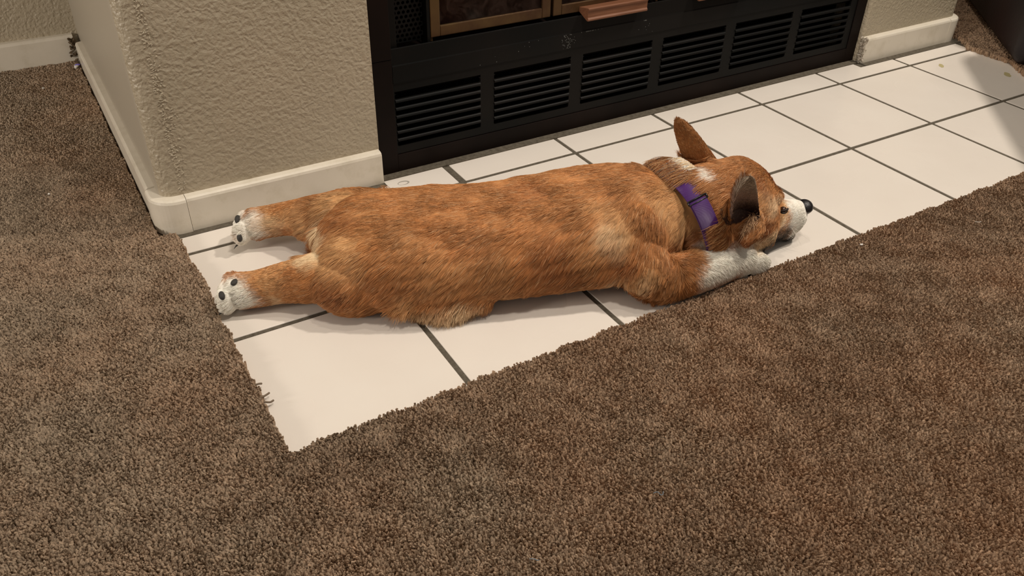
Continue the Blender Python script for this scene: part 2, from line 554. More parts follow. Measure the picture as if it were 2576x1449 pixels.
# ash on the panel
r = random.Random(5)
bm = bmesh.new()
for (cx, cz, n, s) in ((0.437, 0.158, 46, 0.006), (0.441, 0.150, 14, 0.0035), (0.478, 0.182, 30, 0.007), (0.36, 0.165, 5, 0.015), (0.592, 0.173, 12, 0.0015), (0.30, 0.152, 3, 0.02), (0.60, 0.150, 6, 0.01)):
    for i in range(n):
        x = cx + r.gauss(0, s)
        z = cz + r.gauss(0, s * 0.9)
        if not 0.1445 < z < 0.168:
            z = min(max(z, 0.146), 0.167)
        ellipsoid(bm, (x, FY + 0.0014, z), (r.uniform(0.0003, 0.0008), 0.0003, r.uniform(0.0003, 0.0009)), None, 6, 4)
fpart('ash_dust', bm, M_soot, label='pale ash specks')['kind'] = 'stuff'
# louvred grilles: one pressed frame, six vents
GX = [(0.1365 + 0.1669 * i, 0.1365 + 0.1669 * i + 0.1432) for i in range(6)]
GX[5] = (0.9705, 1.1060)
z0g, z1g = 0.0435, 0.1300
NS = 7
bm = bmesh.new()
yb = FY + 0.003
box(bm, 0.1350, 1.1240, yb, yb + 0.004, 0.0310, z0g)
box(bm, 0.1350, 1.1240, yb, yb + 0.004, z1g, 0.1426)
edges = [0.1350] + [v for g in GX for v in g] + [1.1240]
for k in range(0, len(edges), 2):
    if edges[k + 1] - edges[k] > 0.0005:
        box(bm, edges[k], edges[k + 1], yb, yb + 0.004, z0g, z1g)
# little corner gussets giving the slots round ends
pz = (z1g - z0g) / NS
for (a, b) in GX:
    for s in range(NS):
        zt, zb_ = z0g + pz * (s + 1), z0g + pz * s
        for (xc, sx) in ((a, 1), (b, -1)):
            for (zc, sz) in ((zt - 0.004, -1), (zb_, 1)):
                pts = [(xc, zc)] + [(xc + sx * 0.0028 * (1 - math.sin(t)), zc + sz * 0.0028 * (1 - math.cos(t))) for t in np.linspace(0, math.pi / 2, 5)]
                prism(bm, pts, yb + 0.0002, yb + 0.0038, 'y')
tube(bm, [(0.1352, yb + 0.0002, 0.1423), (1.1238, yb + 0.0002, 0.1423)], 0.0006, 8)
gf = fpart('grille_frame', bm, M_black)
for gi, (a, b) in enumerate(GX):
    bm = bmesh.new()
    for s in range(NS):
        zt = z0g + pz * (s + 1)
        # each louvre: flat rib that curls forward and down at its lower lip
        prof = [(yb, zt), (yb + 0.004, zt), (yb + 0.012, zt - 0.007), (yb + 0.0112, zt - 0.0075), (yb + 0.003, zt - 0.0036), (yb - 0.0015, zt - 0.0046), (yb - 0.0028, zt - 0.0030), (yb - 0.0018, zt - 0.0012)]
        if s == NS - 1:
            prof = [(yb + 0.001, zt), (yb + 0.004, zt), (yb + 0.012, zt - 0.007), (yb + 0.0112, zt - 0.0075), (yb + 0.002, zt - 0.0006)]
        prism(bm, prof, a + 0.0004, b - 0.0004, 'x')
    v = fpart('vent', bm, M_black)
    v['label'] = 'black louvred vent, %s' % ('first from the left wall', 'second from the left wall', 'third from the left wall', 'fourth from the left wall', 'fifth from the left wall', 'nearest the right wall')[gi]
bm = bmesh.new()
box(bm, 0.13, 1.13, FY + 0.055, FY + 0.060, 0.0, 0.196)
box(bm, 0.13, 1.13, FY + 0.008, FY + 0.06, 0.0, 0.004)
fpart('vent_interior', bm, M_slot)
# side mesh screens, a perforated plate each
def screen(x0, x1):
    bm = bmesh.new()
    z0, z1 = 0.1945, 0.74
    px, pzz = 0.0072, 0.0066
    rr = 0.0026
    ny = 18
    # hex-perforated plate built as a grid of cells, each with an octagonal hole
    nx = int((x1 - x0) / px)
    nz = int((z1 - z0) / pzz)
    nz = min(nz, 40)
    for i in range(nx):
        for k in range(nz):
            cx = x0 + (i + 0.5) * px + (0.5 * px if k % 2 else 0)
            cz = z0 + (k + 0.5) * pzz
            cell = [(cx + sx * px / 2, cz + sz * pzz / 2) for sx, sz in ((-1, -1), (0, -1), (1, -1), (1, 0), (1, 1), (0, 1), (-1, 1), (-1, 0))]
            hole = [(cx + rr * math.cos(a), cz + rr * math.sin(a)) for a in [math.radians(225 + 45 * q) for q in range(8)]]
            ov = [bm.verts.new((x, FY + 0.019, z)) for x, z in cell]
            iv = [bm.verts.new((x, FY + 0.019, z)) for x, z in hole]
            ib = [bm.verts.new((x, FY + 0.0205, z)) for x, z in hole]
            for q in range(8):
                q2 = (q + 1) % 8
                bm.faces.new((ov[q], ov[q2], iv[q2], iv[q]))
                bm.faces.new((iv[q], iv[q2], ib[q2], ib[q]))
    return bm
fpart('perforated_screen', screen(0.147, 0.196), M_black)
fpart('perforated_screen', screen(1.055, 1.104), M_black)
for (a, b) in ((0.1352, 0.1475), (0.1958, 0.2005), (1.0490, 1.0555), (1.1035, 1.1235)):
    bm = bmesh.new()
    box(bm, a, b, FY + 0.009, FY + 0.03, 0.1835, 0.779, bev=0.0005)
    fpart('post', bm, M_black)
# firebox behind the glass
bm = bmesh.new()
box(bm, 0.14, 1.12, FY + 0.40, FY + 0.42, 0.19, 0.78)
box(bm, 0.13, 0.14, FY + 0.03, FY + 0.42, 0.19, 0.78)
box(bm, 1.12, 1.13, FY + 0.03, FY + 0.42, 0.19, 0.78)
box(bm, 0.14, 1.12, FY + 0.03, FY + 0.42, 0.175, 0.1830)
fpart('firebox', bm, M_firebrick)
# four bifold glass doors in brass frames
DX = [(0.2025, 0.4085), (0.4135, 0.6225), (0.6275, 0.8365), (0.8415, 1.0475)]
yd = FY + 0.011
for di, (a, b) in enumerate(DX):
    z0, z1 = 0.1968, 0.74
    fw = 0.0155
    bm = bmesh.new()
    for (p, q, s, t) in ((a, a + fw, z0, z1), (b - fw, b, z0, z1), (a + fw, b - fw, z0, z0 + fw), (a + fw, b - fw, z1 - fw, z1)):
        box(bm, p, q, yd, yd + 0.010, s, t, bev=0.0012, seg=2)
    f = fpart('glass_door', bm, M_brass)
    f['label'] = 'brass framed glass door, %s' % ('first from the left wall', 'second from the left wall', 'third from the left wall', 'fourth from the left wall')[di]
    bm = bmesh.new()
    box(bm, a + fw - 0.001, b - fw + 0.001, yd + 0.004, yd + 0.007, z0 + fw - 0.001, z1 - fw + 0.001)
    g = fpart('glass_pane', bm, M_glass, parent=f)
    bm = bmesh.new()
    hx = a + 0.002 if di == 0 else b - 0.002
    tube(bm, [(hx, yd + 0.004, 0.1915), (hx, yd + 0.004, 0.1980)], 0.0028, 10)
    fpart('hinge_pin', bm, M_brass, parent=f)
# wooden door handles on the two middle doors
def handle(x0, x1, parent):
    prof = [(0.0, 0.0145), (-0.016, 0.0190), (-0.0185, 0.0185), (-0.0190, 0.0165), (-0.0165, 0.0140), (-0.0165, 0.0040), (-0.0190, 0.0015), (-0.0185, -0.0010), (-0.0150, -0.0015), (0.0, 0.0005)]
    bm = bmesh.new()
    prism(bm, [(yd - 0.007 + y, 0.1900 + z) if y < 0 else (yd + 0.001, 0.1975 + 0.5 * z) for y, z in prof], x0, x1, 'x')
    bmesh.ops.bevel(bm, geom=[e for e in bm.edges], offset=0.0004, segments=1, affect='EDGES')
    return fpart('handle', bm, M_handle, parent=parent, label='reddish wooden handle bar')
doors = [o for o in COL.objects if o.name.startswith('glass_door')]
handle(0.4625, 0.5800, doors[1])
handle(0.6900, 0.8060, doors[2])
# pale chips left on the ledge
def crumb(name, c, r_, m, label, cat, seed=1, elong=2.2, group=None):
    rr = random.Random(seed)
    bm = bmesh.new()
    bmesh.ops.create_icosphere(bm, subdivisions=2, radius=1.0)
    q = Matrix.Rotation(rr.uniform(0, 6.28), 3, 'Z') @ Matrix.Rotation(rr.uniform(-0.4, 0.4), 3, 'X')
    for v in bm.verts:
        v.co = Vector((v.co.x * elong, v.co.y, v.co.z * 0.6)) * (1 + rr.uniform(-0.3, 0.3)) * r_
        v.co.y += 0.35 * (v.co.x ** 2) / max(r_, 1e-6) * 0.3
        v.co = q @ v.co
    o = link(name, bm, m, smooth=True, loc=c)
    return tag(o, label, cat, group)
# mantel shelf far above the frame, throws the soft band on the tiles by the surround
box_obj('mantel_shelf', (0.02, 1.24, -0.045, YW + 0.0, 1.18, 1.24), M_base, bev=0.006)
mant = bpy.data.objects['mantel_shelf']
tag(mant, 'cream painted mantel shelf fixed to the wall above the fireplace', 'mantel')

# ------------------------------------------------------------------ dark sofa at the right
chair = empty('sofa', (1.75, -0.12, 0))
tag(chair, 'dark brown leather sofa standing on the carpet beyond the right end of the hearth', 'sofa')
A0 = Vector((1.405, -0.105, 0))            # near-left corner
dx = Vector((0.317, 0.335, 0)).normalized()   # along its left side, away from us
dy = Vector((0.335, -0.317, 0)).normalized()  # along its near side
def oriented(name, u0, u1, v0, v1, z0, z1, bev, m=M_leather):
    bm = bmesh.new()
    box(bm, u0, u1, v0, v1, z0, z1, bev=bev, seg=5)
    o = link(name, bm, m, smooth=True)
    mw = Matrix(((dx.x, dy.x, 0, A0.x), (dx.y, dy.y, 0, A0.y), (0, 0, 1, 0), (0, 0, 0, 1)))
    o.data.transform(Matrix.Translation(-chair.location) @ mw)
    o.parent = chair
    return o
oriented('base', -0.02, 0.98, 0.0, 0.85, 0.006, 0.24, 0.03)
oriented('base', -0.95, -0.03, 0.03, 0.85, 0.006, 0.24, 0.03)
oriented('seat_cushion', -0.90, 0.02, 0.005, 0.62, 0.235, 0.42, 0.05)
oriented('seat_cushion', 0.03, 0.95, 0.005, 0.62, 0.235, 0.42, 0.05)
oriented('backrest', -0.95, 0.98, 0.60, 0.85, 0.22, 0.85, 0.07)

# ------------------------------------------------------------------ carpet
def carpet_region(P):
    """boolean: on carpet, with a slightly wandering cut edge; P (n, 3)"""
    x, y = P[:, 0], P[:, 1]
    n1, n2 = Field(0.05, 12, 3), Field(0.012, 12, 4)
    Q = np.stack([x, y, 0 * x], 1)
    wob = 0.0009 * n1(Q) + 0.0004 * n2(Q)
    # bulge of the left edge near the front corner
    left = x < -0.2015 + wob + 0.0035 * np.exp(-((y + 0.31) / 0.035) ** 2) - 0.0035 * np.clip((y + 0.1) / 0.14, 0, 1)
    front = y < -0.4085 + wob - 0.003 * np.exp(-((x + 0.19) / 0.02) ** 2)
    rx = 1.4235 + wob - 0.055 * np.clip((-0.10 - y) / 0.07, 0, 1) * 1.0 - 0.25 * np.clip((-0.17 - y) / 0.25, 0, 1) * 0
    rightr = x > rx + 0.03 * np.clip((y + 0.0) / 0.04, 0, 1)
    on = left | front | rightr
    wall = (x > XW - 0.016) & (x < 1.452 + 0.014) & (y > YW - 0.018)
    wall |= y > 0.785
    wall |= (x < -0.19) & (x > XW - 0.015) & (y > 0.048)
    return on & ~wall
C0 = np.array(cam.location)
def tufts():
    out = []
    # (x0, x1, y0, y1, spacing): densest nearest the camera
    zones = [(-0.62, 1.30, -1.02, -0.40, 0.00185), (-0.62, -0.19, -0.40, 0.35, 0.0019), (-0.62, -0.19, 0.35, 0.79, 0.0025),
             (1.30, 2.3, -1.02, -0.40, 0.005), (1.34, 2.05, -0.40, 0.78, 0.0032)]
    for (x0, x1, y0, y1, s) in zones:
        nx, ny = int((x1 - x0) / s), int((y1 - y0) / s)
        gx, gy = np.meshgrid(np.arange(nx), np.arange(ny))
        X = x0 + (gx + 0.5 + rng.uniform(-0.42, 0.42, gx.shape)) * s
        Y = y0 + (gy + 0.5 + rng.uniform(-0.42, 0.42, gx.shape)) * s
        P = np.stack([X.ravel(), Y.ravel(), np.zeros(nx * ny), np.full(nx * ny, s)], 1)
        out.append(P)
    P = np.concatenate(out)
    P = P[carpet_region(P[:, :3])]
    # leave out what lies far outside the picture
    d = P[:, :3] - np.array([-0.31123, -0.99699, 0.60793])
    Rn = np.array(R)
    c = d @ Rn.T
    u = 2097.3 * c[:, 0] / c[:, 2]
    v = 2097.3 * c[:, 1] / c[:, 2]
    keep = (np.abs(u) < 1288 + 260) & (np.abs(v) < 724 + 200) & (c[:, 2] > 0.1)
    return P[keep], P[~keep]
PT, PO = tufts()
PO = PO[rng.random(len(PO)) < 0.22]      # thinner where only a side step would show it
PO[:, 3] *= 2.1
PT = np.concatenate([PT, PO])
n = len(PT)
print('tufts', n)
k = 4
s = PT[:, 3]
pos = np.zeros((n, k, 3))
P3 = PT[:, :3]
lean = np.stack([Field(0.045, 16, 11)(P3), Field(0.045, 16, 12)(P3), np.zeros(n)], 1) * 0.0006
lean += rng.normal(0, 0.0007, (n, 3)) * [1, 1, 0]
curl = rng.normal(0, 0.0006, (n, k, 3)) * np.array([1, 1, 0])
hgt = 0.0112 + 0.0003 * Field(0.03, 16, 13)(P3) + rng.normal(0, 0.0006, n)
hgt *= np.where(s > 0.0028, 1.0, 1.0)
for q in range(k):
    t = q / (k - 1)
    pos[:, q] = P3 + lean * t ** 1.5 * 1.2 + curl[:, q] * (q > 0)
    pos[:, q, 2] = -0.001 + hgt * (t ** 0.9) * (1 if q < 3 else 0.97)
rad = np.stack([s * 0.50, s * 0.54, s * 0.60, s * 0.54], 1)
f1, f2 = Field(0.20, 18, 21)(P3), Field(0.035, 18, 22)(P3)
val = np.clip(1.0 + 0.035 * f1 + 0.025 * f2 + rng.normal(0, 0.085, n), 0.5, 1.6)
hue = np.clip(0.45 + 0.35 * np.clip((P3[:, 0] + 0.15) / 0.35, -1, 1) + 0.11 * Field(0.16, 18, 23)(P3) + rng.normal(0, 0.12, n), 0, 1)   # light and camera colour cast painted into the yarn: greyer left, redder right
ca = np.array([0.400, 0.262, 0.170]) ; cb = np.array([0.360, 0.280, 0.202])
tint = (ca * hue[:, None] + cb * (1 - hue[:, None])) * val[:, None]
pile = strands('carpet', pos, rad, np.clip(tint, 0.01, 1), M_carpet)
tag(pile, 'grey-brown cut pile wall-to-wall carpet surrounding the tiled hearth', 'carpet', kind='stuff')

# small litter on the carpet and ledge
def thread(name, pts, r_, m, label, cat):
    bm = bmesh.new()
    P = catmull(pts, 5)
    o = Vector(P[0])
    tube(bm, [Vector(p) - o for p in P], r_, 6)
    ob = link(name, bm, m, smooth=True, loc=o)
    return tag(ob, label, cat)
Z = 0.0125
thread('lint_thread', [(0.070, -0.628, Z), (0.0735, -0.6295, Z + .001), (0.0735, -0.634, Z + .0015), (0.0765, -0.6335, Z), (0.079, -0.631, Z)], 0.0004, M_blue, 'pale blue lint thread lying on the carpet below the dog', 'lint')
thread('lint_thread', [(-0.066, -0.632, Z), (-0.063, -0.6345, Z + .001), (-0.0620, -0.637, Z + .0015), (-0.0595, -0.637, Z)], 0.0004, M_blue, 'pale blue lint thread on the carpet at the bottom edge of the photo', 'lint')
thread('lint_thread', [(0.771, -0.468, Z), (0.7725, -0.471, Z + .0005), (0.7755, -0.4725, Z + .0005), (0.779, -0.472, Z)], 0.00035, M_lint, 'curled white lint thread on the carpet at the right', 'lint')
crumb('crumb', (0.581, -0.4305, 0.0125), 0.0013, M_lint, 'white crumb on the carpet just in front of the hearth edge', 'crumb', 2)
crumb('crumb', (-0.299, 0.657, 0.013), 0.0022, M_lint, 'white crumb on the alcove carpet below the back baseboard', 'crumb', 3, 1.5)
crumb('crumb', (-0.338, 0.235, 0.013), 0.0014, M_lint, 'tiny white crumb on the carpet beside the chimney breast', 'crumb', 6, 1.5)
sc1 = crumb('paper_scrap', (-0.232, 0.742, 0.0135), 0.0042, M_lint, 'crumpled white and violet paper scrap in the alcove corner', 'scrap', 4, 2.0)
bm = bmesh.new(); ellipsoid(bm, (0.002, 0.001, 0.0018), (0.005, 0.003, 0.0018), None, 10, 6)
v_ = link('print', bm, M_violet, sc1)
v_['label'] = 'violet printed side'
thread('loose_hair', [(0.292, -0.398, 0.0015), (0.283, -0.3985, 0.006), (0.272, -0.402, 0.004), (0.264, -0.4075, 0.012)], 0.00022, M_pad, 'dark curled hair lying on the tile by the dog elbow', 'hair')
# frayed carpet yarn hanging over the tile
fray = [[(-0.203, -0.322, .008), (-0.197, -0.322, .009), (-0.192, -0.318, .007)], [(-0.203, -0.328, .008), (-0.196, -0.333, .008), (-0.1915, -0.330, .006)],
        [(-0.203, -0.300, .008), (-0.198, -0.301, .009), (-0.1945, -0.300, .007)]]
bm = bmesh.new()
for f_ in fray:
    tube(bm, catmull(f_, 4), 0.0011, 7)
M_yarn = mat('loose_yarn', (0.19, 0.145, 0.105), 0.95, 0.1)
tag(link('frayed_yarn', bm, M_yarn, smooth=True), 'frayed loops of carpet yarn sticking out over the left tile edge', 'yarn')
# ------------------------------------------------------------------ the dog
def resample(keys, per=5):
    """keys: rows of numbers; smooth interpolation between them"""
    return catmull([np.array(k_, float) for k_ in keys], per)

def loft(bm, keys, dirs=None, n=28, e=2.3, flat=None, per=5):
    """keys: x, y, zc, half width, up, down. Sections stand across the path in plan."""
    K = resample(keys, per)
    rl = []
    for i, q in enumerate(K):
        a, b = K[max(i - 1, 0)], K[min(i + 1, len(K) - 1)]
        t = np.array([b[0] - a[0], b[1] - a[1]])
        t /= np.linalg.norm(t)
        s_ = np.array([t[1], -t[0]])
        ring = []
        for j in range(n):
            th = 2 * math.pi * j / n
            c_, s2 = math.cos(th), math.sin(th)
            u_ = math.copysign(abs(c_) ** (2 / e), c_) * q[3]
            w_ = math.copysign(abs(s2) ** (2 / e), s2) * (q[4] if s2 > 0 else q[5])
            z = q[2] + w_
            if flat is not None:
                z = max(z, flat)
            ring.append((q[0] + s_[0] * u_, q[1] + s_[1] * u_, z))
        rl.append(ring)
    rings(bm, rl)

def limb(bm, keys, n=16, per=4, e=2.0):
    """keys: x, y, z, r across, r vertical"""
    K = resample(keys, per)
    tube(bm, [q[:3] for q in K], [(q[3], q[4]) for q in K], n)
    for q in (K[0], K[-1]):
        ellipsoid(bm, q[:3], (min(q[3], q[4]) * 0.98,) * 3, None, 14, 10)

HD = Vector((0.985, -0.17, 0)).normalized()     # the way the head points, in plan
HL = Vector((-0.17, -0.985, 0)).normalized()    # the dog's right, towards us
HO = Vector((0.359, -0.331, 0))
def hp(s_, l_, z):
    return HO + HD * s_ + HL * l_ + Vector((0, 0, z))

body_parts = bmesh.new()
B = body_parts
# trunk: rump, loin, chest, shoulders, neck
loft(B, [(-0.070, -0.150, 0.046, 0.022, 0.022, 0.026),
         (-0.062, -0.154, 0.046, 0.055, 0.036, 0.041),
         (-0.042, -0.163, 0.046, 0.080, 0.050, 0.044),
         (-0.005, -0.177, 0.046, 0.095, 0.060, 0.045),
         (0.050, -0.203, 0.046, 0.100, 0.062, 0.045),
         (0.110, -0.225, 0.046, 0.097, 0.062, 0.045),
         (0.170, -0.246, 0.048, 0.096, 0.064, 0.047),
         (0.230, -0.266, 0.050, 0.098, 0.070, 0.049),
         (0.275, -0.284, 0.053, 0.094, 0.072, 0.051),
         (0.305, -0.296, 0.057, 0.080, 0.068, 0.053),
         (0.326, -0.305, 0.060, 0.064, 0.060, 0.054),
         (0.345, -0.311, 0.066, 0.054, 0.058, 0.054),
         (0.370, -0.324, 0.068, 0.050, 0.058, 0.055)], flat=0.002)
# neck ruff between collar and skull
ellipsoid(B, (0.412, -0.330, 0.076), (0.018, 0.058, 0.060), Matrix.Rotation(-0.12, 3, 'Z') @ Matrix.Rotation(-0.25, 3, 'Y'))
# loose neck fold in front of the shoulders
ellipsoid(B, (0.362, -0.320, 0.064), (0.020, 0.064, 0.063), Matrix.Rotation(-0.12, 3, 'Z') @ Matrix.Rotation(-0.30, 3, 'Y'))
# near shoulder and upper arm
ellipsoid(B, (0.262, -0.330, 0.062), (0.050, 0.040, 0.056), Matrix.Rotation(-0.45, 3, 'Z'))
limb(B, [(0.258, -0.335, 0.060, 0.042, 0.042), (0.264, -0.362, 0.042, 0.036, 0.034), (0.276, -0.380, 0.030, 0.030, 0.027)])
# far shoulder
ellipsoid(B, (0.315, -0.235, 0.050), (0.050, 0.036, 0.046), Matrix.Rotation(-0.45, 3, 'Z'))
# near forearm and paw
limb(B, [(0.276, -0.380, 0.030, 0.028, 0.027), (0.308, -0.386, 0.030, 0.027, 0.027), (0.342, -0.388, 0.029, 0.025, 0.026), (0.372, -0.388, 0.026, 0.021, 0.024), (0.402, -0.384, 0.024, 0.0245, 0.023)])
for i, (dx_, dy_, l_) in enumerate(((0.0, 0.017, 0.008), (0.004, 0.006, 0.014), (0.004, -0.006, 0.013), (-0.001, -0.017, 0.006))):
    ellipsoid(B, (0.418 + dx_, -0.384 + dy_, 0.018), (0.017, 0.0092, 0.0155), Matrix.Rotation(-0.12 - 0.12 * (i - 1.5), 3, 'Z'), 14, 10)
# far forearm, tucked under the chin
limb(B, [(0.325, -0.262, 0.030, 0.026, 0.026), (0.360, -0.282, 0.022, 0.022, 0.020), (0.400, -0.300, 0.018, 0.019, 0.016), (0.425, -0.312, 0.015, 0.020, 0.014)])
# near thigh and hind leg, stretched out behind
ellipsoid(B, (-0.040, -0.209, 0.038), (0.062, 0.050, 0.042), Matrix.Rotation(-0.25, 3, 'Z'))
ellipsoid(B, (-0.088, -0.168, 0.036), (0.018, 0.023, 0.020), Matrix.Rotation(0.2, 3, 'Z'))
limb(B, [(-0.060, -0.192, 0.040, 0.040, 0.036), (-0.094, -0.181, 0.036, 0.030, 0.029), (-0.124, -0.168, 0.032, 0.023, 0.024), (-0.150, -0.159, 0.028, 0.020, 0.022), (-0.172, -0.150, 0.026, 0.021, 0.022)])
for i, t_ in enumerate((-1.5, -0.5, 0.5, 1.5)):
    cx, cy = -0.182 - (0.004 if abs(t_) < 1 else 0) , -0.1435
    ellipsoid(B, (cx + 0.004 * t_, cy + 0.0105 * t_, 0.022), (0.014, 0.0075, 0.016), Matrix.Rotation(0.40 + math.pi, 3, 'Z'), 14, 10)
# far thigh and hind leg
limb(B, [(0.030, -0.122, 0.046, 0.050, 0.040), (-0.008, -0.092, 0.046, 0.042, 0.040), (-0.040, -0.062, 0.042, 0.031, 0.031), (-0.070, -0.038, 0.038, 0.021, 0.023), (-0.095, -0.026, 0.034, 0.019, 0.021), (-0.114, -0.018, 0.031, 0.021, 0.022)])
for i, t_ in enumerate((-1.5, -0.5, 0.5, 1.5)):
    cx, cy = -0.127 - (0.003 if abs(t_) < 1 else 0), -0.0135
    ellipsoid(B, (cx + 0.004 * t_, cy + 0.0095 * t_, 0.027), (0.014, 0.0075, 0.016), Matrix.Rotation(0.40 + math.pi, 3, 'Z'), 14, 10)
# tail stub
ellipsoid(B, (-0.060, -0.146, 0.050), (0.014, 0.030, 0.026), None, 16, 10)
# flank fold hanging onto the tile
ellipsoid(B, (0.032, -0.275, 0.020), (0.044, 0.018, 0.017), Matrix.Rotation(-0.33, 3, 'Z'), 18, 10)
# head: s along the head, half width, top z, bottom z
HS = [(-0.026, 0.044, 0.118, 0.012), (-0.006, 0.054, 0.131, 0.010), (0.022, 0.058, 0.133, 0.008), (0.050, 0.058, 0.135, 0.007),
      (0.076, 0.057, 0.134, 0.006), (0.097, 0.050, 0.119, 0.005), (0.108, 0.037, 0.094, 0.004), (0.116, 0.029, 0.077, 0.004), (0.132, 0.0235, 0.070, 0.005),
      (0.150, 0.0195, 0.064, 0.007), (0.168, 0.0165, 0.060, 0.014), (0.177, 0.012, 0.056, 0.024), (0.181, 0.006, 0.049, 0.032)]
loft(B, [(*(hp(s_, 0, 0)[:2]), bo + (to - bo) * 0.45, w_, (to - bo) * 0.55, (to - bo) * 0.45) for s_, w_, to, bo in HS], e=2.15, flat=0.002)
# cheeks and brows
for sd in (1, -1):
    ellipsoid(B, hp(0.030, 0.028 * sd, 0.040), (0.038, 0.030, 0.034))
    ellipsoid(B, hp(0.094, 0.030 * sd, 0.098), (0.014, 0.013, 0.011), None, 14, 10)
# lips overhanging at the front, chin below
ellipsoid(B, hp(0.153, 0, 0.030), (0.019, 0.0175, 0.016), None, 16, 10)
ellipsoid(B, hp(0.158, 0, 0.010), (0.016, 0.012, 0.008), None, 16, 10)

def ear_shell(bm, base, tip, W, Nn, width, cup, thick=0.0055):
    """an upright cupped ear as a closed shell; W: across, Nn: the way the hollow faces"""
    base, tip, W, Nn = Vector(base), Vector(tip), Vector(W).normalized(), Vector(Nn).normalized()
    nu, nv = 20, 30
    rl = []
    for j in range(nv + 1):
        v = 1 - (1 - j / nv) ** 1.6
        v = min(v, 0.9995)
        c = base.lerp(tip, v)
        wv = width * (1.12 - 0.42 * v) * math.sqrt(max(0.0, 1 - v ** 4.0))
        th = thick * (1 - 0.35 * v) * min(1.0, wv / (width * 0.35))
        ring = []
        for side in (0, 1):
            for i in range(nu + 1):
                u = -1 + 2 * i / nu
                if side:
                    u = -u
                if side and i in (0, nu):
                    continue
                p = c + W * (wv * math.sin(u * 1.35) / math.sin(1.35)) + Nn * (cup * wv * (u * u - 0.45) * (1 - 0.35 * v))
                p = p - Nn * (0.004 * math.sin(v * math.pi))
                o_ = th * math.sqrt(max(0.0, 1 - u ** 6)) * 0.5
                p = p + Nn * (-o_ if side else o_)
                ring.append(p)
        rl.append(ring)
    rings(bm, rl)

EAR_N = dict(base=(0.391, -0.384, 0.080), tip=(0.345, -0.421, 0.173), W=(0.93, -0.25, 0.12), Nn=(0.05, -0.97, -0.25), width=0.0180, cup=0.9, thick=0.0075)
EAR_F = dict(base=(0.417, -0.298, 0.090), tip=(0.365, -0.277, 0.180), W=(0.60, -0.80, 0.0), Nn=(0.76, 0.62, 0.10), width=0.0235, cup=0.55, thick=0.0075)
# rolled inner lobe of the near ear
limb(B, [(0.404, -0.395, 0.088, 0.009, 0.010), (0.400, -0.401, 0.076, 0.010, 0.010), (0.388, -0.403, 0.066, 0.008, 0.008)], 10)

bmesh.ops.recalc_face_normals(B, faces=B.faces)
me_ = bpy.data.meshes.new('corgi')
B.to_mesh(me_)
B.free()
tmp = bpy.data.objects.new('tmp_body', me_)
COL.objects.link(tmp)
md = tmp.modifiers.new('r', 'REMESH')
md.mode = 'VOXEL'
md.voxel_size = 0.0023
md.adaptivity = 0
sm = tmp.modifiers.new('s', 'SMOOTH')
sm.factor = 0.5
sm.iterations = 7
bpy.context.view_layer.update()
dg = bpy.context.evaluated_depsgraph_get()
dog_me = bpy.data.meshes.new_from_object(tmp.evaluated_get(dg))
bpy.data.objects.remove(tmp)
dog_me.name = 'corgi'
bj = bmesh.new()
bj.from_mesh(dog_me)
be = bmesh.new()
ear_shell(be, **EAR_N)
ear_shell(be, **EAR_F)
bmesh.ops.recalc_face_normals(be, faces=be.faces)
me2 = bpy.data.meshes.new('ears')
be.to_mesh(me2)
be.free()
bj.from_mesh(me2)
bj.to_mesh(dog_me)
bj.free()
bpy.data.meshes.remove(me2)
nv_ = len(dog_me.vertices)
co = np.zeros(nv_ * 3)
dog_me.vertices.foreach_get('co', co)
co = co.reshape(-1, 3)
co[:, 2] = np.maximum(co[:, 2], 0.0012)
dog_me.vertices.foreach_set('co', co.ravel())
dog_me.update()
dog_me.shade_smooth()
dog_me.materials.clear()
dog_me.materials.append(M_skin)
dog = bpy.data.objects.new('corgi', dog_me)
COL.objects.link(dog)
tag(dog, 'ginger and white corgi sprawled on its belly on the cream tiles, purple collar on', 'dog')
print('dog verts', nv_)
